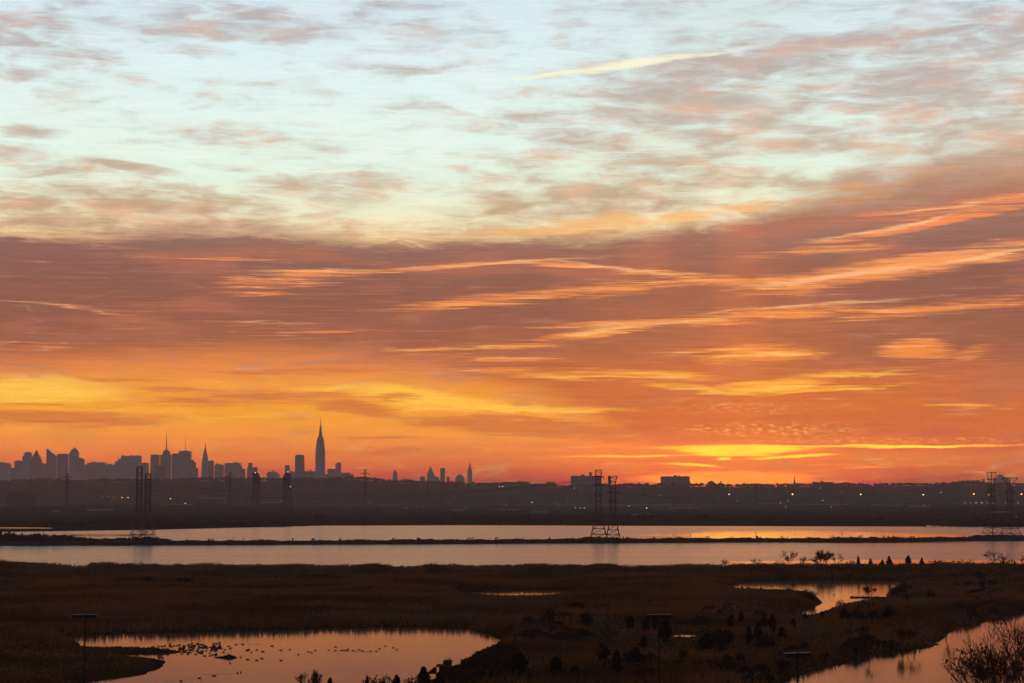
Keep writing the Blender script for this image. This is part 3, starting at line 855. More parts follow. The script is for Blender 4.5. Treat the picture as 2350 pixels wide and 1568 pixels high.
T = 'tower_block'
CITY = [
 (11300, 'broad block under a rounded roof, cut by the left edge of the photo', 'building', [(T, 'box', -26, 22, 1067, None), ('arched_roof', 'dome', -26, 22, 1060.5, 1067)], 'stone'),
 (11500, 'low sliver of a block between the round-roofed one and the stepped tower', 'building', [(T, 'box', 23, 36, 1074, None)], 'brick'),
 (11000, 'broad low shoulder block left of the tower with a pyramid neighbour', 'building', [(T, 'box', 34, 53, 1058, None), ('bulkhead', 'box', 38, 45, 1056.5, 1058)], 'stone'),
 (11150, 'stepped square tower just left of the pyramid-topped tower', 'skyscraper', [(T, 'box', 52, 71.5, 1047, None), ('upper_block', 'box', 55.5, 71, 1039, 1047), ('bulkhead', 'box', 59, 68, 1037.6, 1039)], 'stone'),
 (10400, 'tower with a steep pyramid roof near the left edge', 'skyscraper', [(T, 'box', 71, 95, 1060, None), ('shaft', 'taper', 72, 94, 1050, 1060, .10), ('pyramid_roof', 'pyr', 74, 91, 1033, 1050)], 'brick'),
 (11600, 'low block at the foot of the tower with the sloping roof', 'building', [(T, 'box', 96, 109, 1064, None)], 'stone'),
 (11550, 'slab tower with a roof sliced off on a long diagonal', 'skyscraper', [(T, 'box', 107.5, 131, 1052, None), ('sloping_crown', 'slant', 107.5, 131, 1029.5, 1052, 1048)], 'glass'),
 (11200, 'flat-topped slab right of the tower with the diagonal roof', 'skyscraper', [(T, 'box', 132, 157.5, 1043, None), ('rooftop_screen', 'box', 135, 155, 1041.5, 1043)], 'glass'),
 (10900, 'tower with a many-stepped crown and right-hand shoulder, left part of the skyline', 'skyscraper', [(T, 'box', 160, 179, 1037, None), ('crown_step', 'box', 162.5, 177, 1032.5, 1037), ('crown_top', 'box', 166, 174.5, 1029.2, 1032.5), ('finial', 'box', 169.5, 171.5, 1026.6, 1029.2), ('shoulder', 'slant', 179.2, 192.5, 1049, None, 1054)], 'stone'),
 (11400, 'low twin block in the dip right of the step-crowned tower', 'building', [(T, 'box', 193, 203, 1066, None)], 'stone'),
 (11250, 'long low block with a small rooftop hump, in the dip left of the masts', 'building', [(T, 'box', 203, 241, 1062, None), ('rooftop_hump', 'box', 211, 219, 1059.8, 1062), ('bulkhead', 'box', 226, 236, 1061, 1062)], 'brick'),
 (11600, 'lowest block of the dip, left of the one with a thin mast', 'building', [(T, 'box', 242, 266, 1066.5, None), ('bulkhead', 'box', 247, 256, 1064.8, 1066.5)], 'stone'),
 (11300, 'stepped block carrying one short thin mast on its left corner', 'building', [(T, 'box', 264, 279, 1059, None), ('step', 'box', 270, 279, 1053.5, 1059), ('mast', 'mast', 269.2, 270.8, 1046, 1059)], 'stone'),
 (11000, 'wide flat-topped slab with small horns on its roof, left of the two masts', 'skyscraper', [(T, 'box', 279, 322, 1047, None), ('roof_horn', 'box', 280.5, 284, 1044, 1047), ('roof_horn', 'box', 298, 303, 1044.6, 1047), ('roof_screen', 'box', 306, 321.5, 1045.6, 1047)], 'stone'),
 (11350, 'low block filling the gap right of the wide horned slab', 'building', [(T, 'box', 322.5, 340, 1063, None), ('bulkhead', 'box', 328, 335, 1061.8, 1063)], 'brick'),
 (10800, 'plain square slab immediately left of the taller mast tower', 'skyscraper', [(T, 'box', 346, 364.5, 1043.6, None)], 'glass'),
 (7400, 'nearer dark block standing low in front of the taller mast tower', 'building', [(T, 'box', 358, 380, 1067.6, None)], 'brick'),
 (10950, 'tower with the tallest thin antenna left of the chromed needle spire', 'skyscraper', [(T, 'box', 368.5, 394, 1044, None), ('upper_block', 'box', 373.5, 389.5, 1036, 1044), ('drum', 'box', 377, 386, 1032, 1036), ('antenna', 'mast', 379.6, 382.4, 992, 1032)], 'glass'),
 (10600, 'bulky tower with corner posts and a slim antenna, stepping down on the right', 'skyscraper', [(T, 'box', 411, 438.5, 1036.5, None), ('shoulder', 'box', 395, 410.8, 1041, None), ('roof_frame', 'box', 415, 434, 1034.5, 1036.5), ('corner_post', 'mast', 410.7, 412.5, 1029.5, 1036.5), ('corner_post', 'mast', 436.8, 438.6, 1030, 1036.5), ('antenna', 'mast', 423.2, 425, 1001, 1034.5), ('step', 'box', 438.7, 445, 1056, None), ('step', 'box', 445.2, 449.5, 1061, None), ('step', 'box', 449.7, 454.5, 1074, None)], 'glass'),
 (11380, 'slender tower tapering into a needle spire', 'skyscraper', [(T, 'box', 463, 477.5, 1059, None), ('shaft', 'box', 464.4, 476.4, 1050, 1059), ('crown', 'taper', 465.2, 475.6, 1041, 1050, .12), ('crown', 'taper', 466.5, 474.3, 1034, 1041, .2), ('crown', 'taper', 468.1, 472.7, 1027, 1034, .24), ('needle', 'mast', 469.8, 471.6, 1015.5, 1027)], 'stone'),
 (11100, 'square block tucked against the right side of the needle-spired tower', 'building', [(T, 'box', 477.8, 490, 1058.4, None), ('bulkhead', 'box', 480, 488, 1057, 1058.4)], 'brick'),
 (11200, 'narrow block with a knob on its left corner, right of the needle-spired tower', 'building', [(T, 'box', 493, 513, 1067.2, None), ('roof_step', 'box', 494.5, 507, 1065.6, 1067.2), ('roof_knob', 'box', 496, 499.5, 1063.6, 1065.6)], 'stone'),
 (11000, 'broad block with a peaked rooftop house and sloping right shoulder', 'building', [(T, 'box', 517, 551, 1063.2, None), ('rooftop_house', 'dome', 534, 546, 1060.6, 1063.2), ('shoulder', 'slant', 551.2, 556, 1066, None, 1073)], 'stone'),
 (10800, 'plain low block right of the broad block with the sloping shoulder', 'building', [(T, 'box', 551.5, 562, 1076.3, None)], 'brick'),
 (10500, 'block with a narrow tower rising from its left half, above the lift bridge', 'building', [(T, 'box', 568, 589.5, 1072.6, None), ('upper_tower', 'box', 569.8, 578.8, 1062.6, 1072.6)], 'brick'),
 (10300, 'low block with cut corners and a roof tank, between the two lift bridge towers', 'building', [(T, 'box', 613, 640.5, 1087, None), ('upper_block', 'taper', 615, 636, 1083, 1087, .05), ('roof_tank', 'tank', 624, 630, 1079.3, 1083)], 'stone'),
 (10500, 'slim plain tower right behind the right lift bridge tower', 'building', [(T, 'box', 654, 664.5, 1069, None), ('bulkhead', 'box', 655, 663.5, 1067.6, 1069)], 'stone'),
 (10300, 'dark glass slab with a recessed crown, left of the tallest spire', 'skyscraper', [(T, 'box', 677.5, 697, 1046.5, None), ('crown_screen', 'box', 679.3, 695.5, 1044, 1046.5), ('corner_notch', 'box', 695.2, 698.4, 1052, None)], 'glass'),
 (10250, 'long low block running along the foot of the tallest spire on its left', 'building', [(T, 'box', 697.5, 724, 1081.6, None), ('roof_tank', 'tank', 710, 715, 1077.5, 1081.6)], 'brick'),
 (10450, 'low wing with small rooftop boxes left of the dark glass slab', 'building', [(T, 'box', 666, 677, 1083, None), ('bulkhead', 'box', 666.6, 671, 1081, 1083)], 'brick'),
 (10690, 'tallest tower, stepped art deco shaft with mooring mast and long antenna', 'skyscraper', [(T, 'box', 724.2, 745.2, 1031.5, None), ('setback', 'box', 725.6, 743.8, 1016.5, 1031.5), ('setback', 'box', 726.8, 742.4, 1009, 1016.5), ('setback', 'box', 727.8, 741.4, 1005, 1009), ('crown', 'taper', 729.8, 739.8, 998, 1005, .10), ('crown', 'taper', 731, 738.6, 991.5, 998, .12), ('mooring_mast', 'taper', 732.2, 737.6, 980, 991.5, .10), ('dome_cap', 'taper', 733, 736.8, 975, 980, .28), ('antenna', 'mast', 734.1, 735.8, 955, 975)], 'stone'),
 (10500, 'low block at the right foot of the tallest spire', 'building', [(T, 'box', 745.6, 753, 1088.5, None)], 'brick'),
 (10350, 'flat block with a rounded slim tower on its right end, right of the tallest spire', 'building', [(T, 'box', 752.5, 782, 1076, None), ('corner_tower', 'box', 770, 782.4, 1063.4, 1076), ('tower_cap', 'dome', 773.5, 782, 1061, 1063.4)], 'stone'),
 (10600, 'long low roofline trailing away right of the tallest spire', 'building', [(T, 'box', 782.8, 803.5, 1085, None), ('step', 'box', 803.8, 812, 1089, None)], 'brick'),
 (10650, 'small clock-tower shape with pyramid cap standing alone right of the tallest spire', 'tower', [(T, 'box', 901.5, 912, 1087, None), ('upper_stage', 'box', 903, 910.6, 1083.5, 1087), ('pyramid_cap', 'pyr', 904, 909.6, 1076.3, 1083.5)], 'stone'),
 (10700, 'small block with a rooftop knob left of the gilded pyramid tower', 'building', [(T, 'box', 963.5, 975.5, 1095.5, None), ('roof_knob', 'box', 966.5, 973, 1093.5, 1095.5)], 'brick'),
 (10750, 'tower under a tall octagonal pyramid, with a stepped right shoulder', 'skyscraper', [(T, 'box', 980, 996, 1086.6, None), ('pyramid_roof', 'pyr', 981.5, 994.5, 1070, 1086.6), ('shoulder', 'slant', 996.2, 1008, 1092, None, 1097)], 'stone'),
 (10500, 'plain narrow slab between the pyramid tower and the pointed campanile', 'skyscraper', [(T, 'box', 1010.6, 1021.2, 1075.2, None), ('bulkhead', 'box', 1012, 1020, 1074.2, 1075.2)], 'glass'),
 (10700, 'tiny narrow block right of the plain narrow slab', 'building', [(T, 'box', 1025, 1031.5, 1095, None), ('roof_knob', 'box', 1026, 1029, 1093.8, 1095)], 'brick'),
 (10600, 'rounded block with a leaning crane jib on its roof', 'building', [(T, 'box', 1045, 1065.5, 1097, None), ('domed_top', 'dome', 1046, 1064.5, 1089.5, 1097), ('crane', 'crane', 1055, 1058, 1084.6, 1090)], 'stone'),
 (10900, 'pointed campanile tower, rightmost tall spire of the skyline', 'tower', [(T, 'box', 1073, 1083.4, 1080, None), ('upper_stage', 'box', 1074.2, 1082.2, 1077, 1080), ('pyramid_roof', 'taper', 1074.6, 1081.8, 1067.5, 1077, .30), ('lantern', 'box', 1076.9, 1079.5, 1065, 1067.5), ('spire', 'pyr', 1077, 1079.4, 1058.6, 1065)], 'stone'),
]
for (d, lab, cat, parts, mt) in CITY:
    tower(d, lab, cat, parts, mt, name='skyscraper' if cat == 'skyscraper' else ('stone_tower' if cat == 'tower' else 'city_building'))

RB = [
 (6600, 'long apartment slab on the ridge behind the middle pair of pylons', 'building', [('block', 'box', 1310, 1379, 1092.4, None), ('bulkhead', 'box', 1333, 1341, 1089, 1092.4), ('stair_tower', 'box', 1352, 1358.5, 1084, 1092.4), ('bulkhead', 'box', 1318, 1321, 1091, 1092.4)]),
 (6700, 'short block on the ridge seen between the two middle pylons', 'building', [('block', 'box', 1395, 1402, 1094, None), ('vent', 'mast', 1396.6, 1397.6, 1090.5, 1094)]),
 (6600, 'square apartment slab on the ridge, right of the middle pylons', 'building', [('block', 'box', 1517.5, 1581, 1093.6, None), ('bulkhead', 'box', 1546, 1553, 1090.5, 1093.6), ('bulkhead', 'box', 1556, 1560, 1091, 1093.6), ('bulkhead', 'box', 1535, 1537, 1091.8, 1093.6), ('bulkhead', 'box', 1569, 1572.5, 1091.5, 1093.6)]),
 (6600, 'flat block with a small rooftop box, right of the church steeple', 'building', [('block', 'box', 1865.5, 1910.5, 1106.4, None), ('bulkhead', 'box', 1883, 1889, 1103.6, 1106.4), ('bulkhead', 'box', 1866, 1870, 1105.2, 1106.4)]),
 (6550, 'small ridge-top house with a roof hump, first right of the square apartment slab', 'house', [('block', 'box', 1624, 1639, 1106, None), ('roof_hump', 'dome', 1628, 1637, 1103.4, 1106)]),
 (6550, 'ridge-top house carrying a water tank, second right of the square apartment slab', 'house', [('block', 'box', 1647, 1661, 1109.5, None), ('water_tank', 'tank', 1651.5, 1656.5, 1104, 1109.5)]),
 (6550, 'flat-roofed ridge house, nearer of two left of the long apartment slab', 'house', [('block', 'box', 1253, 1273.5, 1106.6, None), ('bulkhead', 'box', 1256, 1262, 1105.4, 1106.6)]),
 (6550, 'stepped ridge house, farther of two left of the long apartment slab', 'house', [('block', 'box', 1188, 1212.5, 1105.2, None), ('bulkhead', 'box', 1190, 1200, 1103.6, 1105.2)]),
 (6550, 'low long roof on the ridge below the campanile, to its right', 'house', [('block', 'box', 1112, 1136, 1108, None)]),
 (6550, 'low pitched roof on the ridge between the campanile and the stepped house', 'house', [('block', 'box', 1148, 1186, 1109, None), ('pitched_roof', 'taper', 1150, 1184, 1107, 1109, .06)]),
 (6550, 'low roof on the ridge just left of the long apartment slab', 'house', [('block', 'box', 1228, 1250, 1110, None)]),
 (9800, 'pale domed high-rise with a mast, behind the right pair of pylons', 'skyscraper', [('block', 'box', 2282, 2313, 1101, None), ('domed_top', 'dome', 2283, 2312, 1093.5, 1101), ('cupola', 'box', 2289, 2301, 1089.5, 1094), ('mast', 'mast', 2293.6, 2295, 1081.5, 1089.5)]),
]
for (d, lab, cat, parts) in RB:
    tower(d, lab, cat, parts, 'stone' if d > 9000 else 'brick', base_z=20.0 if d < 8000 else 2.0,
          name={'house': 'ridge_house', 'building': 'apartment_block', 'skyscraper': 'skyscraper'}[cat])
tower(6500, 'church with a thin needle steeple on the ridge under the sunrise glow', 'church',
      [('nave', 'taper', 1825.5, 1834.5, 1109, None, .03), ('belfry', 'box', 1820.8, 1825, 1107.5, None), ('steeple', 'pyr', 1821, 1824.8, 1091.5, 1107.5)], 'brick', base_z=20.0, name='church')
for (x, y, lab) in ((1981, 1099, 'thin radio mast on the ridge, left one of three right of the flat block'), (1991, 1104, 'shortest radio mast on the ridge, middle one of three'),
                    (2019.5, 1099, 'thin radio mast with a cross bar on the ridge, right one of three'), (2256, 1100, 'stubby lattice mast on the ridge left of the right pylon pair')):
    p = at_depth(x, y, 6450); zb = float(hill_z(np.array(p.x), np.array(6450.0))) - 1
    b = MB(); h = p.z - zb
    for k in range(6): b.bar((0, 0, h * k / 6), (0, 0, h * (k + 1) / 6), 1.1 - .12 * k, 1.0 - .12 * k)
    if x > 2000: b.bar((-3.5, 0, h * .55), (3.5, 0, h * .55), .6)
    if x > 2200:
        b = MB()
        for s in (-1, 1): b.bar((s * 4, 0, 0), (s * 4, 0, h), 1.0)
        for k in range(7): b.bar((-4, 0, h * k / 6), (4, 0, h * k / 6), .6); b.bar((-4 * (-1) ** k, 0, h * k / 6), (4 * (-1) ** k, 0, h * min(k + 1, 6) / 6), .5)
    tag(b.build('radio_mast', M['steel'], None, (p.x, 6450, zb)), lab, 'mast')

# woods along the ridge: one unbroken mass
def ridge_woods(n, seed):
    r = np.random.default_rng(seed)
    out = []
    x = r.uniform(-3000, 3000, n); y = np.where(r.uniform(0, 1, n) < .55, r.uniform(6330, 6560, n), r.uniform(5500, 6500, n))
    z = hill_z(x, y); s = r.uniform(3.0, 7.5, n) * (0.6 + 0.9 * fbm(x * 0.012, y * 0.004, 3, 4))
    q = 14
    V = np.empty((n, q, 4, 3))
    for k in range(q):
        a = r.uniform(0, 2 * math.pi, n); e = r.uniform(-0.2, 1.2, n); rr = s * r.uniform(.5, 1.0, n)
        cx = x + np.cos(a) * np.cos(e) * rr; cy = y + np.sin(a) * np.cos(e) * rr; cz = z + s * .7 + np.sin(e) * rr * .9
        w = s * r.uniform(.18, .42, n); t = r.uniform(0, math.pi, n)
        ux, uz = np.cos(t) * w, np.sin(t) * w
        V[:, k, 0] = np.stack([cx - ux, cy, cz - uz], -1); V[:, k, 1] = np.stack([cx + uz, cy + w * .3, cz - ux], -1)
        V[:, k, 2] = np.stack([cx + ux, cy, cz + uz], -1); V[:, k, 3] = np.stack([cx - uz, cy - w * .3, cz + ux], -1)
    return V.reshape(-1, 4, 3)
structure(link('ridge_woods', quads_mesh('ridge_woods', ridge_woods(5200, 8), M['brush'])), 'stuff')

# scrub and dark growth on the flats between lake and ridge
def flat_scrub(n, seed):
    r = np.random.default_rng(seed)
    y = 1870 + (r.uniform(0, 1, n) ** 1.8) * 3600; x = r.uniform(-1, 1, n) * (y * 0.27 + 60)
    pat = fbm(x * 0.004, y * 0.0012, 4, 14); ok = r.uniform(0, 1, n) < np.clip((pat - .40) * 5, 0.03, 1)
    x, y, pat = x[ok], y[ok], pat[ok]; n = len(x)
    shore = np.interp(x * 2000 / y, sx, sy) + 10
    ok = y > shore; x, y, pat = x[ok], y[ok], pat[ok]; n = len(x)
    h = (1.0 + 7.0 * np.clip(pat - .4, 0, 1) * 4 * r.uniform(.3, 1, n)); w = h * r.uniform(.8, 2.2, n)
    q = 4; V = np.empty((n, q, 4, 3))
    for k in range(q):
        ox, oy = r.normal(0, .5, n) * w, r.normal(0, .5, n) * w; hh = h * r.uniform(.5, 1.1, n); ww = w * r.uniform(.3, .6, n); a = r.uniform(-.6, .6, n)
        dx, dy = np.cos(a) * ww, np.sin(a) * ww
        V[:, k, 0] = np.stack([x + ox - dx, y + oy - dy, np.full(n, .8)], -1); V[:, k, 1] = np.stack([x + ox + dx, y + oy + dy, np.full(n, .8)], -1)
        V[:, k, 2] = np.stack([x + ox + dx * .5, y + oy + dy * .5, 1 + hh], -1); V[:, k, 3] = np.stack([x + ox - dx * .6, y + oy - dy * .6, 1 + hh * .8], -1)
    return V.reshape(-1, 4, 3)
structure(link('flat_scrub', quads_mesh('flat_scrub', flat_scrub(42000, 15), M['brush'])), 'stuff')

# low sheds and offices out on the flats
def shed(px, w_px, y_top, dist, label, mat_roof='roof', bands=0):
    c = at_depth(px, y_top, dist); w = w_px * dist / F; h = max(c.z - 1.5, 4.0)
    root = thing('office_block' if bands else 'warehouse', label, 'building', (c.x, dist, 1.4))
    b = MB(); b.box(-w / 2, w / 2, -14, 14, 0, h - .5); b.build('wall', M['wallg'], root)
    b = MB(); b.frustum(-w / 2 - .4, w / 2 + .4, -14.4, 14.4, h - .497, -w / 2, w / 2, -3, 3, h + 1.4); b.build('roof', M[mat_roof], root)
    for k in range(bands):
        b = MB(); z = h * (k + .55) / (bands + .3); b.box(-w / 2 + 1, w / 2 - 1, -14.25, -13.9, z, z + 1.7); b.build('window_band', M['dsteel'], root)
    if not bands and w > 30:
        for s in (-.3, .05, .33):
            b = MB(); b.box(w * s, w * s + 4, -14.2, -13.9, 0, 4.2); b.build('dock_door', M['dsteel'], root)
    return root
o = shed(52, 66, 1135, 4300, 'wide dark office block with banded floors by the left edge of the far flats', 'wallg', 5)
b = MB(); b.box(-24, 12, -8, 8, 31.0, 37.5); b.build('rooftop_plant', M['wallg'], o)
for args in ((230, 56, 1171, 3300, 'low shed with a pale roof left of the left pylon pair'), (128, 14, 1174, 3000, 'tiny pale shed below the banded office block'),
             (610, 70, 1153.5, 5000, 'long pale roof line left of the lift bridge'), (1240, 40, 1180, 2900, 'dark low shed on the far shore left of the middle pylons'),
             (1165, 44, 1170, 3300, 'grey long shed below the campanile'), (1050, 30, 1172, 3300, 'short grey shed with pale roof on the middle flats'),
             (1430, 300, 1160, 4600, 'very long low roof line behind the middle pylons'), (1570, 70, 1166, 3900, 'dark low shed under the square apartment slab'),
             (1760, 60, 1156, 4800, 'pale long shed below the sunrise glow'), (2030, 60, 1160, 4300, 'long grey shed on the right flats'),
             (2110, 46, 1163, 4000, 'wide dark shed on the right flats, nearer than its pale neighbour'), (2300, 44, 1176, 2900, 'pale shed beside the right pylon pair'),
             (1900, 90, 1158, 5100, 'very low roof beyond the right flats, under the church'), (890, 50, 1160, 4300, 'low roof among trees right of the lift bridge'),
             (1180, 24, 1130, 5800, 'small house low on the ridge slope below the campanile'), (1480, 60, 1187, 2500, 'low dark shed by the round bush on the far shore'),
             (480, 60, 1144, 5300, 'pale roof line under the needle-spired tower'), (420, 40, 1158, 4200, 'grey shed right of the left pylon pair')):
    shed(*args)

# ---------------------------------------------------------------- street lights that are still on
LMESH = {}
for key, mt in (('orange', 'lamp_orange'), ('white', 'lamp_white'), ('red', 'lamp_red')):
    bb = MB(); bb.ball((0, 0, 0), 1, 1, .55, 8, 5); LMESH[key] = bb.mesh('lamp_head', M[mt])
bb = MB(); bb.bar((0, 0, 0), (0, 0, 1), .16, .10, 6); LPOLE = bb.mesh('pole', M['dsteel'])
def street_light(px, py, kind, size, label, group):
    best = None
    for d in np.arange(2400, 6480, 30.0):
        p = at_depth(px, py, d); gz = float(hill_z(np.array(p.x), np.array(d))) if d > 5450 else 1.8
        if p.z - gz >= 8.0:
            best = (p, gz)
            if d > 5450 or p.z - gz < 10.5: break
    p, gz = best
    root = thing('street_light', label, 'street light', (p.x, p.y, gz), group=group)
    link('pole', LPOLE, root, (0, .4, 0), scale=(1, 1, p.z - gz))
    s = .82 * size * p.y / 5000.0
    link('lamp_head', LMESH[kind], root, (0, 0, p.z - gz), scale=s)
MARKS = [(52, 'the banded office block'), (154, 'the hazy pylon at the far left'), (328, 'the left pylon pair'), (471, 'the needle-spired tower'), (587, 'the left lift bridge tower'),
         (660, 'the right lift bridge tower'), (735, 'the tallest spire'), (838, 'the hazy pylon that breaks the ridge'), (988, 'the pyramid-roofed tower'), (1078, 'the campanile'),
         (1344, 'the long apartment slab'), (1549, 'the square apartment slab'), (1690, 'the sunrise glow'), (1823, 'the church steeple'), (1888, 'the flat ridge block'), (2005, 'the radio masts'),
         (2150, 'the trestle bridge'), (2297, 'the domed high-rise')]
def light_labels(lst, kind):
    """where a light stands: under which landmark, on which side, and in which order from the left"""
    key = []
    for (x, y) in lst:
        mx_, nm = min(MARKS, key=lambda m: abs(m[0] - x)); off = x - mx_
        key.append(('right under' if abs(off) < 9 else ('to the left of' if off < 0 else 'to the right of')) + ' ' + nm)
    out = []
    ords = ['leftmost', 'second from left', 'third from left', 'fourth from left', 'fifth from left', 'sixth from left', 'seventh from left', 'eighth from left']
    for i, k in enumerate(key):
        same = sorted([j for j in range(len(lst)) if key[j] == k], key=lambda j: (lst[j][0], lst[j][1]))
        out.append(kind + ' ' + k if len(same) == 1 else '%s %s, %s of %d' % (kind, k, ords[same.index(i)], len(same)))
    return out
OL = ((1673.5, 1134.6, 1.0), (1818.7, 1134.6, 1.45), (1931, 1129, 1.0), (1975, 1135, 1.35), (2119, 1135.5, 1.2), (2234.7, 1134, 1.3), (2269, 1135.5, 1.1), (2344, 1134.6, 1.35),
                  (1790.6, 1154, .6), (1888, 1149, .8), (280, 1142, .95), (294, 1142, .95), (391, 1144.7, 1.0))
for (x, y, s), ll in zip(OL, light_labels([q[:2] for q in OL], 'orange street light')):
    street_light(x, y, 'orange', s * 1.15, ll, 'orange street lights below the ridge')
for (x, y) in ((425, 1155), (51, 1151.5)):
    street_light(x, y, 'red', 1.0 if x > 100 else .7, 'single red light on the flats right of the left pylons' if x > 100 else 'faint red light in front of the banded office block', 'red lights on the flats')
WL = [(1692, 1149), (1730, 1149.5), (1809.6, 1149), (1914, 1149), (1803.6, 1163), (1907, 1164), (2065, 1159), (1883, 1120), (2308, 1154), (2337, 1154), (1276, 1156), (1301, 1153),
      (1161.5, 1159), (1221, 1153), (1334, 1124.5), (1318, 1121.5), (1146, 1117), (1153, 1117), (1443, 1161.6), (1320, 1165.7), (1484, 1166), (1514, 1137), (1584, 1158), (600, 1153),
      (647, 1149), (820, 1159), (850, 1156), (932.5, 1165), (958.5, 1164), (971.6, 1162.5), (1068.5, 1165), (1073, 1109), (260, 1141.7), (359.7, 1142.7), (235, 1139.7), (248, 1140),
      (2119, 1160), (2160, 1130), (1332, 1165.6), (1341, 1165.6)] + [(2214 + 13 * k, 1154 + .1 * k) for k in range(6)]
for (x, y), ll in zip(WL, light_labels(WL, 'small white light')):
    street_light(x, y, 'white', .45 + .55 * random.random() ** 2, ll, 'white lights on the far flats')

# ---------------------------------------------------------------- pylons
def lattice_pylon(loc, H, wb, wt_, label, group, flare=0.0, arms=(), rotz=0.0, near=True, head=0.1):
    """a tower on four splayed legs: wb base width, wt_ shaft width"""
    root = thing('power_pylon', label, 'pylon', loc, rotz, group)
    mt = M['steel']; k1 = 0.42
    hw = lambda t: (wb + (wt_ - wb) * min(t / k1, 1.0) ** 0.75) / 2 if t < k1 else (wt_ / 2 if t < 1 - head else wt_ / 2 + flare / 2 * (t - (1 - head)) / head)
    lr = 0.22 if near else 0.3
    for s1 in (-1, 1):
        for s2 in (-1, 1):
            b = MB(); N = 10
            for i in range(N):
                t0, t1 = i / N, (i + 1) / N
                b.bar((s1 * hw(t0), s2 * hw(t0), H * t0), (s1 * hw(t1), s2 * hw(t1), H * t1), lr)
            b.build('leg', mt, root)
    lev = [0, .07, .15, .24, .33, .42] + [.42 + .58 * i / 11 for i in range(1, 12)]
    b = MB()
    for i in range(len(lev) - 1):
        t0, t1 = lev[i], lev[i + 1]; a, c = hw(t0), hw(t1); z0, z1 = H * t0, H * t1
        for (p, q) in ((((-a, -a, z0)), (c, -c, z1)), ((a, -a, z0), (-c, -c, z1)), ((-a, a, z0), (c, c, z1)), ((a, a, z0), (-c, c, z1)),
                       ((-a, -a, z0), (-c, c, z1)), ((a, -a, z0), (c, c, z1))):
            b.bar(p, q, lr * .5, n=3)
    b.build('diagonal_bracing', mt, root)
    for t in (.07, .15, .24, .33, 1.0, 1 - head, .80, .62):
        a = hw(t); b = MB()
        for (p, q) in (((-a, -a), (a, -a)), ((a, -a), (a, a)), ((a, a), (-a, a)), ((-a, a), (-a, -a))): b.bar((p[0], p[1], H * t), (q[0], q[1], H * t), lr * .8)
        b.build('girt', mt, root)
    for (t, L) in arms:
        b = MB(); a = hw(t)
        b.bar((-L, 0, H * t), (L, 0, H * t), lr * 1.1); b.bar((-L, -.6, H * t), (L, .6, H * t), lr * .7)
        for s in (-1, 1): b.bar((s * L, 0, H * t), (s * a, 0, H * t + 1.2), lr * .6)
        arm = b.build('crossarm', mt, root)
        for s in (-1, 1):
            i_ = MB()
            for k in range(4): i_.bar((s * L * .96, 0, H * t - .3 - .45 * k), (s * L * .96, 0, H * t - .62 - .45 * k), .16, .16, 6)
            i_.build('insulator', M['dsteel'], arm)
    return root

pw = 1337 / F
def py_at(px, base_y, top_y, wb_px, wt_px, label, group, **k):
    g0 = ground(px, base_y, 0.6); d = g0.y; top = at_depth(px, top_y, d)
    return lattice_pylon((g0.x, d, .4), top.z - .4, wb_px * d / F, wt_px * d / F, label, group, **k)
py_at(1374, 1236.5, 1079, 40, 11.5, 'taller left pylon of the middle pair on the brush island', 'front row of lattice pylons', arms=((.93 - .03, 3.6), (.78, 3.6), (.64, 3.2)), flare=.8, head=.09)
py_at(1407, 1237, 1093, 33, 12, 'shorter right pylon of the middle pair on the brush island', 'front row of lattice pylons', arms=((.745, 4.6), (.60, 2.6)), flare=2.0, head=.085)
py_at(318, 1238, 1071, 40, 11, 'taller left pylon of the left pair by the brushy end of the dyke', 'front row of lattice pylons', arms=(), flare=0, head=.11)
py_at(338, 1237, 1087, 36, 11.5, 'shorter right pylon of the left pair by the brushy end of the dyke', 'front row of lattice pylons', arms=((.70, 2.2), (.58, 2.0)), flare=0, head=.09)
py_at(2278, 1233, 1084.5, 40, 9, 'taller left pylon of the right pair on the low island', 'front row of lattice pylons', arms=((.89, 4.2), (.73, 3.9), (.57, 3.6)), flare=2.0, head=.11, rotz=R(30))
py_at(2320, 1233.5, 1097, 40, 9, 'shorter right pylon of the right pair on the low island', 'front row of lattice pylons', arms=((.76, 4.6), (.60, 3.0)), flare=5.0, head=.09, rotz=R(30))
for (x, ty, d, lab) in ((154, 1086, 2900, 'hazy distant pylon left of the left pair'), (528, 1084, 3000, 'hazy distant pylon below the broad block with the sloping shoulder'),
                   (838, 1077, 3200, 'hazy distant pylon whose tip breaks the ridge right of the tallest spire'), (981, 1104, 3500, 'hazy distant pylon below the pyramid tower'),
                   (1014, 1106, 3600, 'hazy distant pylon below the plain narrow slab'), (1546, 1104, 3700, 'hazy distant pylon in front of the square apartment slab'),
                   (1584, 1106, 3800, 'hazy distant pylon at the right edge of the square apartment slab'), (1734, 1108, 3900, 'hazy distant pylon left of the church'),
                   (1931, 1118, 3900, 'hazy distant pylon right of the flat ridge block')):
    p = at_depth(x, ty, d)
    lattice_pylon((p.x, d, 1.4), p.z - 1.4, 9, 2.6 if x < 900 else 1.2, lab, 'hazy distant pylons', arms=((.90, 7), (.78, 7)) if x < 900 else ((.92, 3.5),), near=False)

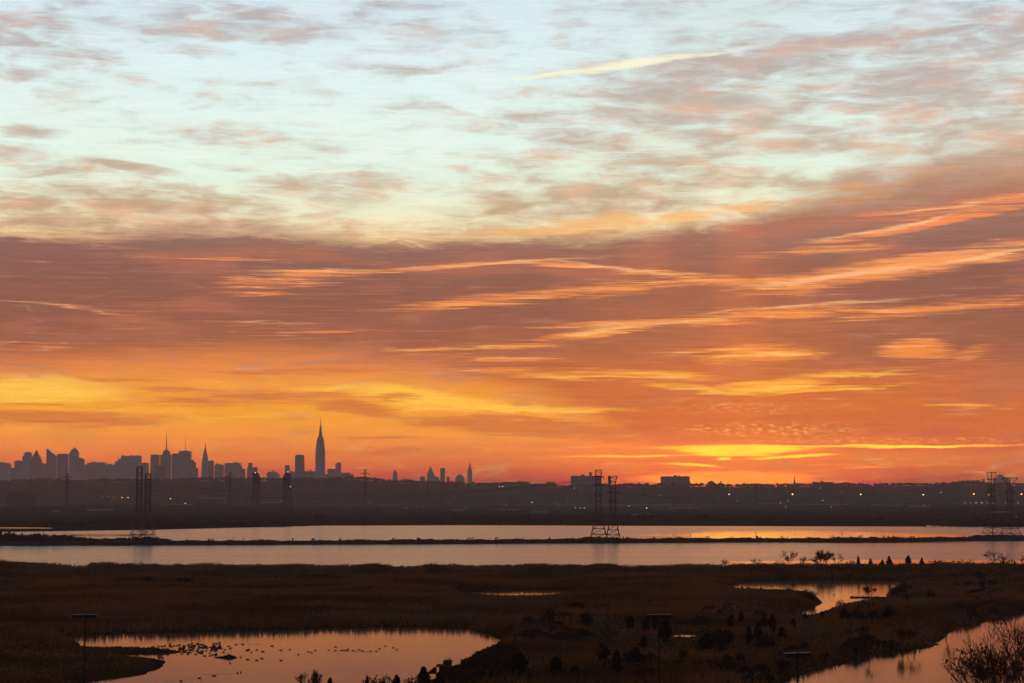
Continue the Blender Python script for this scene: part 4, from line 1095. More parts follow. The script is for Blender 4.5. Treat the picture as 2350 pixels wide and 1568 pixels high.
# wires between the middle island and its neighbours
def wire(a, c, sag, label):
    b = MB(); N = 24; a, c = Vector(a), Vector(c); prev = None
    for i in range(N + 1):
        t = i / N; p = a.lerp(c, t); p.z -= sag * 4 * t * (1 - t)
        if prev is not None: b.bar(p, prev, .085, n=3)
        prev = p
    tag(b.build('power_line', M['dsteel']), label, 'wire', 'power lines strung between the front pylons')
for (xa, ya, xb, yb, wl) in ((338, 1124, 1360, 1098, 'lower thin power line from the left pylon pair to the middle pair'), (318, 1108, 1388, 1098, 'upper thin power line from the left pylon pair to the middle pair'),
                         (1391, 1130, 2262, 1101, 'thin power line from the middle pylons to the taller right one'), (1424, 1130, 2335, 1132, 'thin power line from the middle pylons to the shorter right one')):
    da = ground(xa, 1237, .6).y; db = ground(xb, 1236 if xb < 2000 else 1233, .6).y
    wire(at_depth(xa, ya, da), at_depth(xb, yb, db), 9.0, wl)

# ---------------------------------------------------------------- lift bridge on the river
d = 3300.0
c0 = at_depth(623, 1140, d)
br = thing('lift_bridge', 'dark steel lift bridge with two blocky towers in the haze', 'bridge', (c0.x, d, 1.5))
for (xa, xb, yt, fl) in ((577.5, 596, 1083, -1), (650, 671, 1084, 1)):
    x0 = at_depth(xa, 1100, d).x - c0.x; x1 = at_depth(xb, 1100, d).x - c0.x; zt = at_depth(xa, yt, d).z - 1.5
    inner = x1 - 3.5 if fl < 0 else x0; outer = x0 if fl < 0 else x1
    W = x1 - x0; b = MB(); xs_ = (x0 + (4 if fl < 0 else 0), x1 - (0 if fl < 0 else 4))
    for yy in (-4, 4):
        b.bar((xs_[0] - (5 if fl < 0 else 0), yy, 0), (xs_[0] + .5, yy, zt * .9), .8); b.bar((xs_[1] + (5 if fl > 0 else 0), yy, 0), (xs_[1] - .5, yy, zt * .9), .8)
        b.bar(((xs_[0] + xs_[1]) / 2, yy, 0), ((xs_[0] + xs_[1]) / 2, yy, zt * .9), .55)
        for k in range(9):
            za, zb_ = zt * .1 * k, zt * .1 * (k + 1); q = (1 - k / 9) * 5
            l_, r_ = xs_[0] - (q if fl < 0 else 0), xs_[1] + (q if fl > 0 else 0)
            b.bar((l_, yy, za), (r_, yy, zb_), .42); b.bar((r_, yy, za), (l_, yy, zb_), .42); b.bar((l_, yy, zb_), (r_, yy, zb_), .5)
    tw = b.build('lattice_tower', M['dsteel'], br)
    b = MB(); b.box(x0 + 2, x1 - 2, -4.6, 4.6, zt * .66, zt * .88); b.build('counterweight', M['dsteel'], tw)
    b = MB(); b.frustum(x0 + 1.2, x1 - .6, -5, 5, zt * .905, x0 + 3, x1 - 3, -4, 4, zt * .98)
    b.bar(((x0 + x1) / 2, 0, zt * .98), ((x0 + x1) / 2, 0, zt * 1.03), .5); b.build('machinery_house', M['dsteel'], tw)
xa = at_depth(596, 1140, d).x - c0.x; xb = at_depth(650, 1140, d).x - c0.x
b = MB()
for yy in (-4, 4):
    b.bar((xa, yy, 5), (xb, yy, 5), .6); b.bar((xa + 5, yy, 12), (xb - 5, yy, 12), .6)
    for k in range(8):
        u0 = xa + (xb - xa) * k / 8; u1 = xa + (xb - xa) * (k + 1) / 8
        b.bar((u0, yy, 5 if k % 2 == 0 else 12), (u1, yy, 12 if k % 2 == 0 else 5), .4)
b.box(xa, xb, -3.8, 3.8, 4.2, 4.9); b.build('lift_span', M['dsteel'], br)
for (x, y, k) in ((661, 1083, 'white'), (667, 1117, 'white'), (586, 1085, 'red')):
    p = at_depth(x, y, d - 6); link('signal_lamp', LMESH[k], br, (p.x - c0.x, -6, p.z - 1.5), scale=.55)

# low trestle over the creek mouth on the right of the far shore
pa, pb = ground(2126, 1208.3, 0), ground(2184, 1208.3, 0)
tr = thing('trestle_bridge', 'low trestle bridge over the creek mouth on the far right shore', 'bridge', (pa.x, pa.y + 6, 0))
L = pb.x - pa.x
b = MB(); b.box(-3, L + 3, -1.5, 1.5, 3.2, 3.9); b.build('deck', M['dsteel'], tr)
for k in range(4):
    b = MB(); xx = L * (.02 + .32 * k); b.box(xx - .55, xx + .55, -1.3, 1.3, -.8, 3.197); b.build('pier', M['wood'], tr)
b = MB()
for k in range(11): b.bar((L * k / 10, -1.4, 3.9), (L * k / 10, -1.4, 4.8), .08)
b.bar((0, -1.4, 4.8), (L, -1.4, 4.8), .09); b.build('railing', M['dsteel'], tr)


# ================================================================ dyke, islands and their brush
def ribbon(name, centre, width, height, mat, seed, step=2.0, kind='structure', rough=0.5):
    """long low bank of earth and scrub along a line of ground points"""
    c = [Vector((p[0], p[1], 0)) for p in centre]
    pts_, acc = [], 0
    for a, b in zip(c[:-1], c[1:]):
        n = max(1, int((b - a).length / step))
        for i in range(n): pts_.append(a.lerp(b, i / n))
    pts_.append(c[-1])
    r = np.random.default_rng(seed); n = len(pts_); V, Fc = [], []
    hs = height * (1 - rough / 2 + rough * fbm(np.arange(n) * .21, np.zeros(n) + seed, 4, seed)) * (0.9 + .2 * r.uniform(0, 1, n))
    prof_ = [(-.5, -.6), (-.44, .25), (-.28, .75), (-.05, 1.0), (.2, .9), (.42, .3), (.5, -.6)]
    for i, p in enumerate(pts_):
        for (u, z) in prof_:
            V.append((p.x + r.uniform(-.3, .3), p.y + u * width * (1 + r.uniform(-.12, .12)), z * hs[i] if z > 0 else z))
    k = len(prof_)
    for i in range(n - 1):
        for j in range(k - 1):
            a = i * k + j; Fc.append([a, a + k, a + k + 1, a + 1])
    return structure(link(name, mesh_from(name, V, Fc, mat)), kind)

DY = [(x, y) for x, y in ((-120, 1252.5), (0, 1252.6), (300, 1251.8), (620, 1250.4), (1000, 1248.6), (1330, 1246.8), (1700, 1244.6), (2100, 1242.4), (2350, 1241.2), (2600, 1240))]
dyc = [ground(x, y, 0) + Vector((0, 5, 0)) for x, y in DY]
structure(ribbon('dyke', dyc, 9.0, 2.5, M['dyke'], 4, 1.6, rough=.55))


def brush_mass(name, spots, mat, seed, kind='stuff', per=160, leaf=.35):
    """spots: (x, y, z, rx, ry, h): domes of twiggy scrub"""
    r = np.random.default_rng(seed); out = []
    for (x, y, z, rx_, ry_, h) in spots:
        n = per; a = r.uniform(0, 2 * math.pi, n); q = np.sqrt(r.uniform(0, 1, n)); t = r.uniform(0, 1, n)
        zz = h * np.sqrt(np.maximum(1 - q * q, 0.02)) * np.power(t, .6)
        cx, cy, cz = x + np.cos(a) * q * rx_, y + np.sin(a) * q * ry_, z + zz
        w = leaf * r.uniform(.5, 1.5, n); hh = leaf * r.uniform(.8, 2.4, n); an = r.uniform(0, math.pi, n); lean = r.normal(0, .5, n) * hh
        dx, dy = np.cos(an) * w, np.sin(an) * w
        V = np.empty((n, 4, 3))
        V[:, 0] = np.stack([cx - dx * .5, cy - dy * .5, cz - hh * .8], -1); V[:, 1] = np.stack([cx + dx * .5, cy + dy * .5, cz - hh * .6], -1)
        V[:, 2] = np.stack([cx + lean + dx, cy + dy, cz + hh * .7], -1); V[:, 3] = np.stack([cx + lean - dx, cy - dy, cz + hh], -1)
        V[:, :, 2] = np.maximum(V[:, :, 2], z - .4)
        out.append(V)
    return structure(link(name, quads_mesh(name, np.concatenate(out), mat)), kind)


def spots_px(lst, depth_ratio=.6):
    s = []
    for (px, by, wpx, ty) in lst:
        p = ground(px, by, .3); d = p.y
        s.append((p.x, d, .2, wpx / 2 * d / F, max(wpx / 2 * d / F * depth_ratio, 1.0), max(at_depth(px, ty, d).z, .6)))
    return s
L_ = []
rr_ = random.Random(5)
for x in range(-80, 400, 7):
    top_ = np.interp(x, [-80, 0, 60, 130, 200, 235, 290, 335, 365, 400], [1221, 1224, 1227, 1229, 1235, 1239, 1238, 1234, 1236, 1244])
    L_.append((x + rr_.uniform(-3, 3), 1249 + rr_.uniform(-5, 1), rr_.uniform(14, 26), top_ + rr_.uniform(-2.0, 3.0)))
brush_mass('dyke_brush', spots_px(L_, .8), M['brush'], 31, per=220, leaf=.45)
L_ = [(x + rr_.uniform(-3, 3), 1244.5 + rr_.uniform(-2, 1), rr_.uniform(12, 22), np.interp(x, [1322, 1335, 1360, 1410, 1430], [1242, 1235.5, 1234.5, 1236, 1241]) + rr_.uniform(-.7, 1)) for x in range(1326, 1430, 5)]
brush_mass('island_brush', spots_px(L_, .7), M['brush'], 32, per=200, leaf=.4)
L_ = [(x + rr_.uniform(-3, 3), 1238.5 + rr_.uniform(-2, 1), rr_.uniform(12, 24), np.interp(x, [2224, 2240, 2290, 2340, 2420], [1235, 1230.5, 1229, 1231, 1233]) + rr_.uniform(-.7, 1)) for x in range(2228, 2420, 5)]
brush_mass('island_brush', spots_px(L_, .7), M['brush'], 33, per=200, leaf=.4)
L_ = [(x, 1242, 9, 1234 + rr_.uniform(0, 1)) for x in (1950, 1956, 1962, 1968)]
tag(brush_mass('thicket', spots_px(L_), M['brush'], 34, per=160, leaf=.35), 'small dark thicket standing alone on the dyke, left of the right island', 'bush')
del COL.objects['thicket']['kind']
# islands' earth under the brush
for (xa, xb, yb, w) in ((1322, 1432, 1245.5, 16), (2222, 2440, 1239.5, 20), (-120, 385, 1246, 26)):
    ribbon('island', [ground(xa, yb, 0), ground((xa + xb) / 2, yb - .4, 0), ground(xb, yb - .4, 0)], w, 1.2, M['dyke'], int(xa) + 200, 2.5)
# sparse sprigs along the dyke crest
def sprigs(n, seed):
    r = np.random.default_rng(seed); V = np.empty((n, 4, 3))
    px = r.uniform(360, 2350, n); cl = r.uniform(0, 1, n) < .6; px = np.where(cl, np.round(px / 60) * 60 + r.normal(0, 5, n), px)
    for i in range(n):
        g0 = ground(px[i], np.interp(px[i], [p[0] for p in DY], [p[1] for p in DY]), 0); h = r.uniform(.3, 1.1) + (1.0 if cl[i] and r.uniform() < .3 else 0); w = r.uniform(.15, .55)
        x, y = g0.x, g0.y + 5 + r.normal(0, 1)
        l = r.normal(0, .4); V[i] = ((x - w * .3, y, 1.2), (x + w * .3, y + .1, 1.2), (x + l + w, y, 1.8 + h), (x + l - w, y, 1.7 + h))
    return V
structure(link('dyke_sprigs', quads_mesh('dyke_sprigs', sprigs(420, 6), M['brush'])), 'stuff')

# dark round trees on the far shore
def leafy(name, w, h, mat, seed, n=700, leaf=.35, trunk_h=.25, shape='round'):
    """template thing: trunk + crown of leaf-sized faces, base at origin; returns (trunk mesh, crown mesh)"""
    r = np.random.default_rng(seed)
    b = MB(); b.bar((0, 0, -.3), (0, 0, h * .55), .035 * h, .018 * h, 6)
    for k in range(5):
        a = r.uniform(0, 6.28); z = h * r.uniform(.2, .5); b.bar((0, 0, z), (math.cos(a) * w * .3, math.sin(a) * w * .3, z + h * .25), .014 * h, .006 * h, 4)
    tr_ = b.mesh(name + '_trunk', M['bark'])
    nl = 9 if shape == 'round' else 1
    if shape == 'round':
        cs = [(r.normal(0, w * .2), r.normal(0, w * .2), h * r.uniform(trunk_h + .15, .8), w * r.uniform(.18, .34)) for _ in range(nl)]
        k = r.integers(0, nl, n); C = np.array(cs)[k]
        d = r.normal(0, 1, (n, 3)); d /= np.linalg.norm(d, axis=1)[:, None]; q = np.power(r.uniform(0, 1, n), .4)
        P3 = C[:, :3] + d * (C[:, 3] * q)[:, None] * np.array([1, 1, .85])
    else:                                       # cedar: spire of ragged tufts
        t = np.power(r.uniform(0, 1, n), .8); prof_r = np.power(np.maximum(np.sin(np.pi * np.power(np.clip(t * .90 + .09, 0, 1), .85)), .02), .65) * w / 2
        a = r.uniform(0, 6.28, n); lump = .45 + 1.0 * fbm(t * 8 + seed, a * 1.6, 2, seed); side = .8 + .35 * np.sin(a * 2 + t * 9 + seed) * .6
        q = np.sqrt(r.uniform(.15, 1, n)); P3 = np.stack([np.cos(a) * prof_r * q * lump * side, np.sin(a) * prof_r * q * lump * side, h * (.05 + .95 * t)], -1)
    s = leaf * r.uniform(.5, 1.5, n); u = r.normal(0, 1, (n, 3)); u /= np.linalg.norm(u, axis=1)[:, None]
    v = np.cross(u, r.normal(0, 1, (n, 3))); v /= np.linalg.norm(v, axis=1)[:, None] + 1e-9
    if shape != 'round': v[:, 2] = np.abs(v[:, 2]) + .4
    V = np.empty((n, 4, 3)); s = s[:, None]
    V[:, 0] = P3 - u * s * .5 - v * s * .6; V[:, 1] = P3 + u * s * .5 - v * s * .4; V[:, 2] = P3 + u * s * .35 + v * s * .8; V[:, 3] = P3 - u * s * .4 + v * s * .6
    return tr_, quads_mesh(name + '_crown', V, mat)

def plant(name, cat, meshes, px, base_y, top_y, ref_h, label, group, wscale=1.0, wpx=None, ref_w=None, z0=None):
    p = ground(px, base_y, .4); d = p.y
    z = float(marsh_z(np.array([p.x]), np.array([d]))[0]) if z0 is None else z0
    z = max(z, .05)
    h = at_depth(px, top_y, d).z - z; s = h / ref_h
    sw = s * wscale if wpx is None else (wpx * d / F) / ref_w
    root = thing(name, label, cat, (p.x, d, z), random.uniform(0, 6.28), group)
    root.scale = (sw, sw, s)
    link('trunk', meshes[0], root); link('crown', meshes[1], root)
    return root

ROUND = [leafy('round_tree', 6, 6, M['needle'], 50 + k, 900, .42) for k in range(3)]
CEDAR = [leafy('cedar', 2.6, 6, M['needle'], 60 + k, 1300, .32, shape='cedar') for k in range(4)]
for (x, by, ty, w, lab) in ((1478, 1197, 1178, 36, 'dark round tree on the far shore, left of the nearby pair'), (1604, 1198, 1178, 24, 'dark wide tree on the far shore, left half of the close pair'),
                       (1624, 1198, 1180, 20, 'dark tree on the far shore, right half of the close pair'), (2020, 1199, 1183, 20, 'dark round tree on the far shore left of the trestle bridge'),
                       (730, 1199, 1181, 18, 'dark rounded tree on the far shore right of the lift bridge'), (1100, 1162, 1150, 40, 'dim round tree on the flats under the campanile')):
    plant('round_tree', 'tree', ROUND[int(x) % 3], x, by, ty, 6, lab, 'dark trees on the far shore', wpx=w, ref_w=6, z0=1.2)

# bare trees at the edge of the lake
def bare_tree_meshes(seed, H=6.5, depth=5, spread=.55, stems=1, up=.25, r0=.11, leaves=0, min_r=.012, lean=0.0, lsize=.12, prob=.75, kids=(2, 2, 3), tilt=1.0):
    rnd = random.Random(seed); tb, cb = MB(), MB(); tips = []
    def grow(p, d, L, r, lvl):
        n = 3; q = p
        for i in range(n):
            d = (d + Vector((rnd.gauss(0, .12), rnd.gauss(0, .12), rnd.gauss(.02, .08)))).normalized()
            e = q + d * (L / n); r2 = max(r * (1 - .13), min_r)
            (tb if lvl < 2 else cb).bar(q, e, r, r2, 5 if lvl < 2 else 3); q, r = e, r2
            if lvl >= 1 and i > 0 and lvl < depth and rnd.random() < prob:
                sd_ = (d + Vector((rnd.gauss(0, 1), rnd.gauss(0, 1), rnd.gauss(.1, .6))) * spread).normalized()
                grow(q, sd_, L * rnd.uniform(.5, .75), r * .6, lvl + 1)
        if lvl < depth:
            for k in range(rnd.choice(kids)):
                sd_ = (d + Vector((rnd.gauss(0, 1), rnd.gauss(0, 1), rnd.gauss(up, .5))) * spread).normalized()
                grow(q, sd_, L * rnd.uniform(.62, .86), r * .72, lvl + 1)
        else: tips.append(q)
    for k in range(stems):
        a = 6.28 * k / max(stems, 1) + rnd.uniform(0, 1); t = (0.22 + .16 * rnd.random()) * tilt if stems > 1 else 0
        grow(Vector((math.cos(a) * .15 * (stems > 1), math.sin(a) * .15 * (stems > 1), -.3)), Vector((math.cos(a) * t + lean, math.sin(a) * t, 1)).normalized(), H * .30, r0, 0)
    lv = None
    if leaves:
        V = np.empty((leaves, 4, 3)); cen = [rnd.choice(tips) for _ in range(max(leaves // 9, 1))]
        for i in range(leaves):
            c = rnd.choice(cen) + Vector((rnd.gauss(0, .25), rnd.gauss(0, .25), rnd.gauss(0, .25)))
            u = Vector((rnd.gauss(0, 1), rnd.gauss(0, 1), rnd.gauss(0, 1))).normalized(); v = u.orthogonal().normalized(); s = lsize * rnd.uniform(.6, 1.4)
            V[i] = [c - u * s, c + v * s * .5, c + u * s, c - v * s * .5]
        lv = quads_mesh('withered_leaves', V, M['leaf'])
    top = max(v[2] for v in tb.v + cb.v)
    return tb.mesh('trunk', M['wood']), cb.mesh('crown', M['wood']), top, lv

BARE = [bare_tree_meshes(80 + k, 6.5, 4, .5, 1, .35, .18, min_r=.045) for k in range(4)] + [bare_tree_meshes(90, 6, 4, .35, 3, .7, .13, min_r=.045)]
def bare(px, base_y, top_y, k, label, group='bare trees at the lake edge', z0=None, kind='tree', wide=1.0):
    tm, cm, top, lv = BARE[k]
    p = ground(px, base_y, .4); d = p.y
    z = max(float(marsh_z(np.array([p.x]), np.array([d]))[0]), .05) if z0 is None else z0
    s = (at_depth(px, top_y, d).z - z) / top
    root = thing('bare_tree' if kind == 'tree' else 'bare_shrub', label, kind, (p.x, d, z), k * 1.3 + px, group); root.scale = (s * wide, s * wide, s)
    link('trunk', tm, root); link('crown', cm, root)
for (x, ty, k, lab) in ((1806, 1262, 0, 'tall bare tree with a rounded crown, leftmost of the tall ones at the lake edge'), (1846, 1275, 1, 'low leaning bare tree beside the tall round-crowned one'),
                     (1891, 1260, 4, 'wide fan-shaped bare tree at the lake edge'), (1922, 1269, 2, 'bare tree with a flat round crown right of the fan-shaped one'),
                     (2277, 1261, 3, 'tall bare tree at the lake edge near the right border'), (2306, 1271, 1, 'slender bare tree right of the tall one near the right border'),
                     (2344, 1274, 2, 'bare tree cut by the right border'), (1740, 1280, 0, 'small bare sapling at the lake edge left of the tall bare trees'),
                     (1663, 1281, 1, 'tiny bare snag at the lake edge, leftmost of all bare trees'), (1778, 1286, 2, 'thin low sapling between the small sapling and the tall round-crowned tree'),
                     (1790, 1285, 3, 'thin low sapling right beside the tall round-crowned tree')):
    bare(x, 1313, ty, k, lab, wide=1.0 if k < 4 else 1.15)
for (x, by, ty, w, k, lab) in ((1970, 1315, 1278, 12, 0, 'small pointed cedar at the lake edge right of the bare trees'), (1998, 1315, 1283, 11, 1, 'lowest pointed cedar at the lake edge'),
                            (2041, 1315, 1278, 16, 2, 'dark plump cedar at the lake edge, left of the largest one'), (2085, 1315, 1277.5, 19, 3, 'largest dark cedar at the lake edge'),
                            (2116, 1315, 1282, 14, 0, 'small dark cedar at the lake edge, right of the largest one'), (2025, 1315, 1286, 14, 1, 'short bushy cedar just left of the plump one')):
    plant('cedar_tree', 'tree', CEDAR[k], x, by, ty, 6, lab, 'cedars at the lake edge', wpx=w, ref_w=2.6)

# cedars and shrubs scattered through the marsh on the right
for i, (x, by, ty, w, k, lab) in enumerate((
        (1416, 1560, 1494, 26, 0, 'tall narrow dark cedar left of the plump round one in the near glade'), (1458, 1541, 1488, 46, 1, 'plump round dark cedar in the near glade, bigger than its neighbours'),
        (1477, 1488, 1460, 20, 2, 'small dark cedar above the plump round one'), (1384, 1528, 1478, 30, 3, 'dark leaning cedar left of the tall narrow one'),
        (1483, 1447, 1416, 18, 0, 'dark cedar just left of the middle lamp post head'), (1504, 1446, 1412, 20, 1, 'dark cedar behind the middle lamp post head'),
        (1527, 1476, 1415, 32, 2, 'broad dark cedar right of the middle lamp pole'), (1446, 1443, 1415, 22, 3, 'dim cedar farther left of the middle lamp post head'),
        (1190, 1566, 1503, 54, 1, 'broad black cedar near the bottom edge, right of the brush bank'), (1275, 1560, 1510, 36, 2, 'dark cedar by the bottom edge below the forked bare tree'),
        (1320, 1564, 1528, 26, 3, 'short cedar at the bottom edge right of the forked bare tree'), (1701, 1432, 1403, 14, 0, 'slim dark cedar below the spit of the upper pond'),
        (1773, 1452, 1412, 20, 1, 'tall dark cedar among the group under the upper pond'), (1753, 1448, 1412, 18, 2, 'left neighbour of the tall cedar in the group under the upper pond'),
        (1719, 1478, 1440, 16, 3, 'dark cedar lowest in the group under the upper pond'), (1740, 1470, 1430, 20, 0, 'middle cedar in the group under the upper pond'),
        (1794, 1464, 1440, 20, 1, 'low wide cedar at the right of the group under the upper pond'), (1938, 1438, 1398, 26, 2, 'dark cedar below the mouth of the upper pond'),
        (2036, 1428, 1398, 24, 3, 'dark cedar at the right end of the shrub row below the upper pond'), (1887, 1430, 1403, 12, 0, 'thin dark cedar beside the mouth of the upper pond'),
        (1849, 1430, 1408, 14, 1, 'small dark cedar at the lower tip of the upper pond'), (1675, 1440, 1418, 16, 2, 'small dim cedar far left of the group under the upper pond'),
        (1679, 1424, 1410, 10, 3, 'tiny dark cedar left of the slim one'), (2251, 1362, 1340, 18, 0, 'dim cedar on the right flats under the tall bare tree'),
        (2268, 1362, 1344, 16, 1, 'second dim cedar on the right flats under the tall bare tree'), (1820, 1447, 1420, 14, 2, 'small cedar between the two groups under the upper pond'))):
    plant('cedar_tree', 'tree', CEDAR[k], x, by, ty, 6, lab, 'cedars in the marsh', wpx=w, ref_w=2.6)

SHRUB = [leafy('shrub', 4, 3, M['brush'], 110 + k, 1100, .17, .1) for k in range(3)]
DSHRUB = [leafy('dark_shrub', 4, 3, M['needle'], 120 + k, 1100, .20, .1) for k in range(3)]
def shrub(px, by, ty, w, k, lab, dark=False, grp='shrubs in the marsh'):
    ms = (DSHRUB if dark else SHRUB)[k]
    p = ground(px, by, .4); z = max(float(marsh_z(np.array([p.x]), np.array([p.y]))[0]), .05)
    root = thing('shrub', lab, 'bush', (p.x, p.y, z), px * .7, grp)
    sw = w * p.y / F / 4.0; sh = (at_depth(px, ty, p.y).z - z) / 2.9; root.scale = (sw, sw, sh)
    link('stem', ms[0], root); link('foliage', ms[1], root)
for a in ((1625, 1502, 1450, 56, 0, 'wide black shrub right of the ice pool, left half of the clump', True), (1662, 1500, 1447, 50, 1, 'wide black shrub right of the ice pool, right half of the clump', True),
          (1321, 1405, 1383, 44, 2, 'dark shrub standing alone in the middle marsh above the forked bare tree', True), (1345, 1440, 1405, 46, 0, 'dim shrub beneath the lone dark shrub in the middle marsh', True),
          (2060, 1366, 1338, 34, 1, 'reddish brown shrub at the right end of the upper pond', False), (2046, 1372, 1350, 22, 2, 'low brown shrub at the right rim of the upper pond', False),
          (1970, 1434, 1402, 56, 0, 'broad dark shrub, left in the row below the upper pond', True), (2005, 1434, 1403, 50, 1, 'broad dark shrub, right in the row below the upper pond', True),
          (1935, 1398, 1378, 22, 2, 'small brown shrub on the near bank of the upper pond', False), (1860, 1381, 1357, 40, 0, 'brown shrub on the tip of the spit in the upper pond', False),
          (1835, 1374, 1352, 34, 1, 'brown shrub behind the tip of the spit in the upper pond', False), (1812, 1364, 1348, 22, 2, 'low twiggy shrub on the spit by the resting birds', False),
          (885, 1316, 1295, 34, 0, 'rounded scrub clump on the lake edge, left of the notch', False), (985, 1316, 1294, 44, 1, 'wide scrub clump on the lake edge right of the notch', False),
          (1025, 1316, 1294, 50, 2, 'second wide scrub clump on the lake edge right of the notch', False), (700, 1316, 1297, 26, 0, 'low scrub clump on the lake edge, left part', False),
          (412, 1316, 1292, 16, 1, 'small bushy clump poking above the reeds at the left lake edge', False), (330, 1316, 1291, 20, 2, 'seed-headed clump poking above the reeds at the left lake edge', False),
          (2160, 1316, 1286, 60, 0, 'rounded brown scrub right of the lake edge cedars', False), (2215, 1316, 1288, 70, 1, 'wide brown scrub left of the tall bare tree by the right border', False),
          (2320, 1316, 1288, 60, 2, 'brown scrub under the slender bare trees by the right border', False), (1950, 1316, 1288, 60, 0, 'brown scrub below the flat-crowned bare tree', False),
          (340, 1345, 1326, 40, 1, 'dark tuft of scrub in the left reeds, left one of two', True), (425, 1347, 1327, 46, 2, 'dark tuft of scrub in the left reeds, right one of two', True),
          (700, 1322, 1309, 60, 0, 'low dark scrub streak in the reeds near the lake, left part', True), (1115, 1322, 1306, 56, 1, 'low dark scrub in the reeds below the notch of the lake edge', True)):
    shrub(*a)

# low scrub that ties the cedars and shrubs together
L_, rs = [], random.Random(91)
while len(L_) < 330:
    q = rs.random()
    if q < .6: x, y = rs.uniform(1150, 2080), rs.uniform(1398, 1575)
    elif q < .85: x, y = rs.uniform(1880, 2400), rs.uniform(1302, 1330)
    else: x, y = rs.uniform(2050, 2400), rs.uniform(1330, 1430)
    if fbm(x * .012, y * .03, 3, 61) < .50 or (1480 < x < 1640 and 1448 < y < 1520): continue
    p = ground(x, y, .4)
    if float(water_sd(np.array([p.x]), np.array([p.y]))[0]) > -3.0: continue
    w = rs.uniform(14, 46); h = rs.uniform(.7, 2.2)
    L_.append((p.x, p.y, .3, w / 2 * p.y / F, w / 2 * p.y / F * 1.4, h))
brush_mass('marsh_scrub', L_, M['brush'], 92, per=170, leaf=.24)

# twiggy bank at the lower right of the left pond
bank = []
for (px, by, w, ty) in ((1050, 1560, 50, 1532), (1075, 1555, 60, 1512), (1100, 1545, 60, 1499), (1125, 1530, 56, 1488), (1150, 1515, 50, 1478), (1170, 1520, 60, 1482), (1110, 1570, 80, 1515),
                        (1150, 1560, 80, 1500), (1030, 1580, 60, 1546), (1070, 1585, 80, 1540)):
    p = ground(px, by, .4); bank.append((p.x, p.y, .2, w / 2 * p.y / F, w / 2 * p.y / F * .8, max(at_depth(px, ty, p.y).z, 1)))
b_ = brush_mass('brush_bank', bank, M['brush'], 77, per=900, leaf=.16); del b_['kind']
tag(b_, 'rounded dark bank of twiggy brush closing the left pond on its right', 'bush')
for (x, by, ty, w, k, lab) in ((972, 1590, 1533, 34, 2, 'pointed black cedar in front of the left pond, beside the sloping hut'), (910, 1600, 1551, 22, 0, 'pointed cedar top at the bottom edge, middle one before the left pond'),
                            (757, 1610, 1558, 18, 1, 'cedar top barely rising over the bottom edge before the left pond'), (842, 1615, 1553, 14, 3, 'thin cedar top at the bottom edge left of the middle one'),
                            (1006, 1600, 1545, 26, 1, 'black cedar under the roof of the sloping hut')):
    plant('cedar_tree', 'tree', CEDAR[k], x, by, ty, 6, lab, 'cedars along the bottom edge', wpx=w, ref_w=2.6)
for (px, by, w, ty, k, lab) in ((862, 1610, 60, 1554, 0, 'dark shrub at the bottom edge between two cedar tops'), (940, 1612, 50, 1558, 1, 'dark shrub at the bottom edge left of the pointed black cedar'),
                                (895, 1618, 40, 1556, 2, 'dark low shrub at the bottom edge under the middle cedar top')):
    shrub(px, by, ty, w, k, lab, False, 'shrubs along the bottom edge')

# sloping hut at the pond's edge with a bundle of brush on its flat top
p = ground(1022, 1562, .4); k_ = p.y / F
hut = thing('pond_hut', 'dark hut with a sloping side roof and a bundle of brush on its flat top', 'hut', (p.x, p.y, .4))
zz = lambda y: at_depth(1022, y, p.y).z - .4
b = MB(); b.box(-14 * k_, 16 * k_, -12 * k_, 12 * k_, -.5, zz(1530)); b.build('wall', M['mud'], hut)
b = MB(); b.box(-20 * k_, 14 * k_, -14 * k_, 14 * k_, zz(1530) + .003, zz(1525)); b.build('flat_roof', M['wood'], hut)
b = MB(); b.frustum(-42 * k_, -20.2 * k_, -12 * k_, 12 * k_, zz(1546), -26 * k_, -20.2 * k_, -11 * k_, 11 * k_, zz(1532)); b.frustum(16.2 * k_, 44 * k_, -12 * k_, 12 * k_, zz(1548), 16.2 * k_, 30 * k_, -11 * k_, 11 * k_, zz(1528)); b.build('sloping_roof', M['mud'], hut)
r_ = np.random.default_rng(12); V = np.empty((260, 4, 3))
for i in range(260):
    x, y, z = r_.uniform(-4, 14) * k_, r_.uniform(-7, 7) * k_, zz(1525) + r_.uniform(0, 8) * k_; l = .35; dx, dz = r_.normal(0, .5) * l, abs(r_.normal(0, .6)) * l; w = .05
    V[i] = ((x, y, z - .1), (x + w, y, z - .1), (x + dx + w, y + dx, z + dz), (x + dx, y + dx, z + dz))
link('brush_bundle', quads_mesh('brush_bundle', V, M['brush']), hut)

# forked bare tree in the marsh, trees mirrored in the creek, shrub on the pond log
bare(1361, 1545, 1425, 3, 'forked bare tree rising out of the dark middle marsh', 'bare trees in the marsh')
for (x, by, ty, k, lab) in ((1997, 1507, 1463, 1, 'bare tree on the dark bank whose mirror image stands alone in the creek'), (2078, 1489, 1436, 4, 'wide bare tree on the dark bank, mirrored as a fan in the creek'),
                         (2098, 1484, 1432, 2, 'bare tree right behind the fan-shaped one on the creek bank'), (2170, 1461, 1420, 0, 'bare tree on the creek bank near the big tree in front')):
    bare(x, by, ty, k, lab, 'bare trees on the creek bank')
bare(1996, 1375.5, 1343, 4, 'wide bare shrub standing behind the log in the upper pond', 'bare trees in the marsh', .1, 'bush', 1.3)
bare(1818, 1357, 1336, 1, 'thin bare bush on the spit of the upper pond', 'bare trees in the marsh', .1, 'bush', 1.2)
bare(712, 1610, 1535, 4, 'sprig of bare twigs rising over the bottom edge before the left pond', 'bare trees along the bottom edge', .1, 'bush', .8)
a, c = ground(1951, 1371.5, 0), ground(2040, 1372.5, 0)
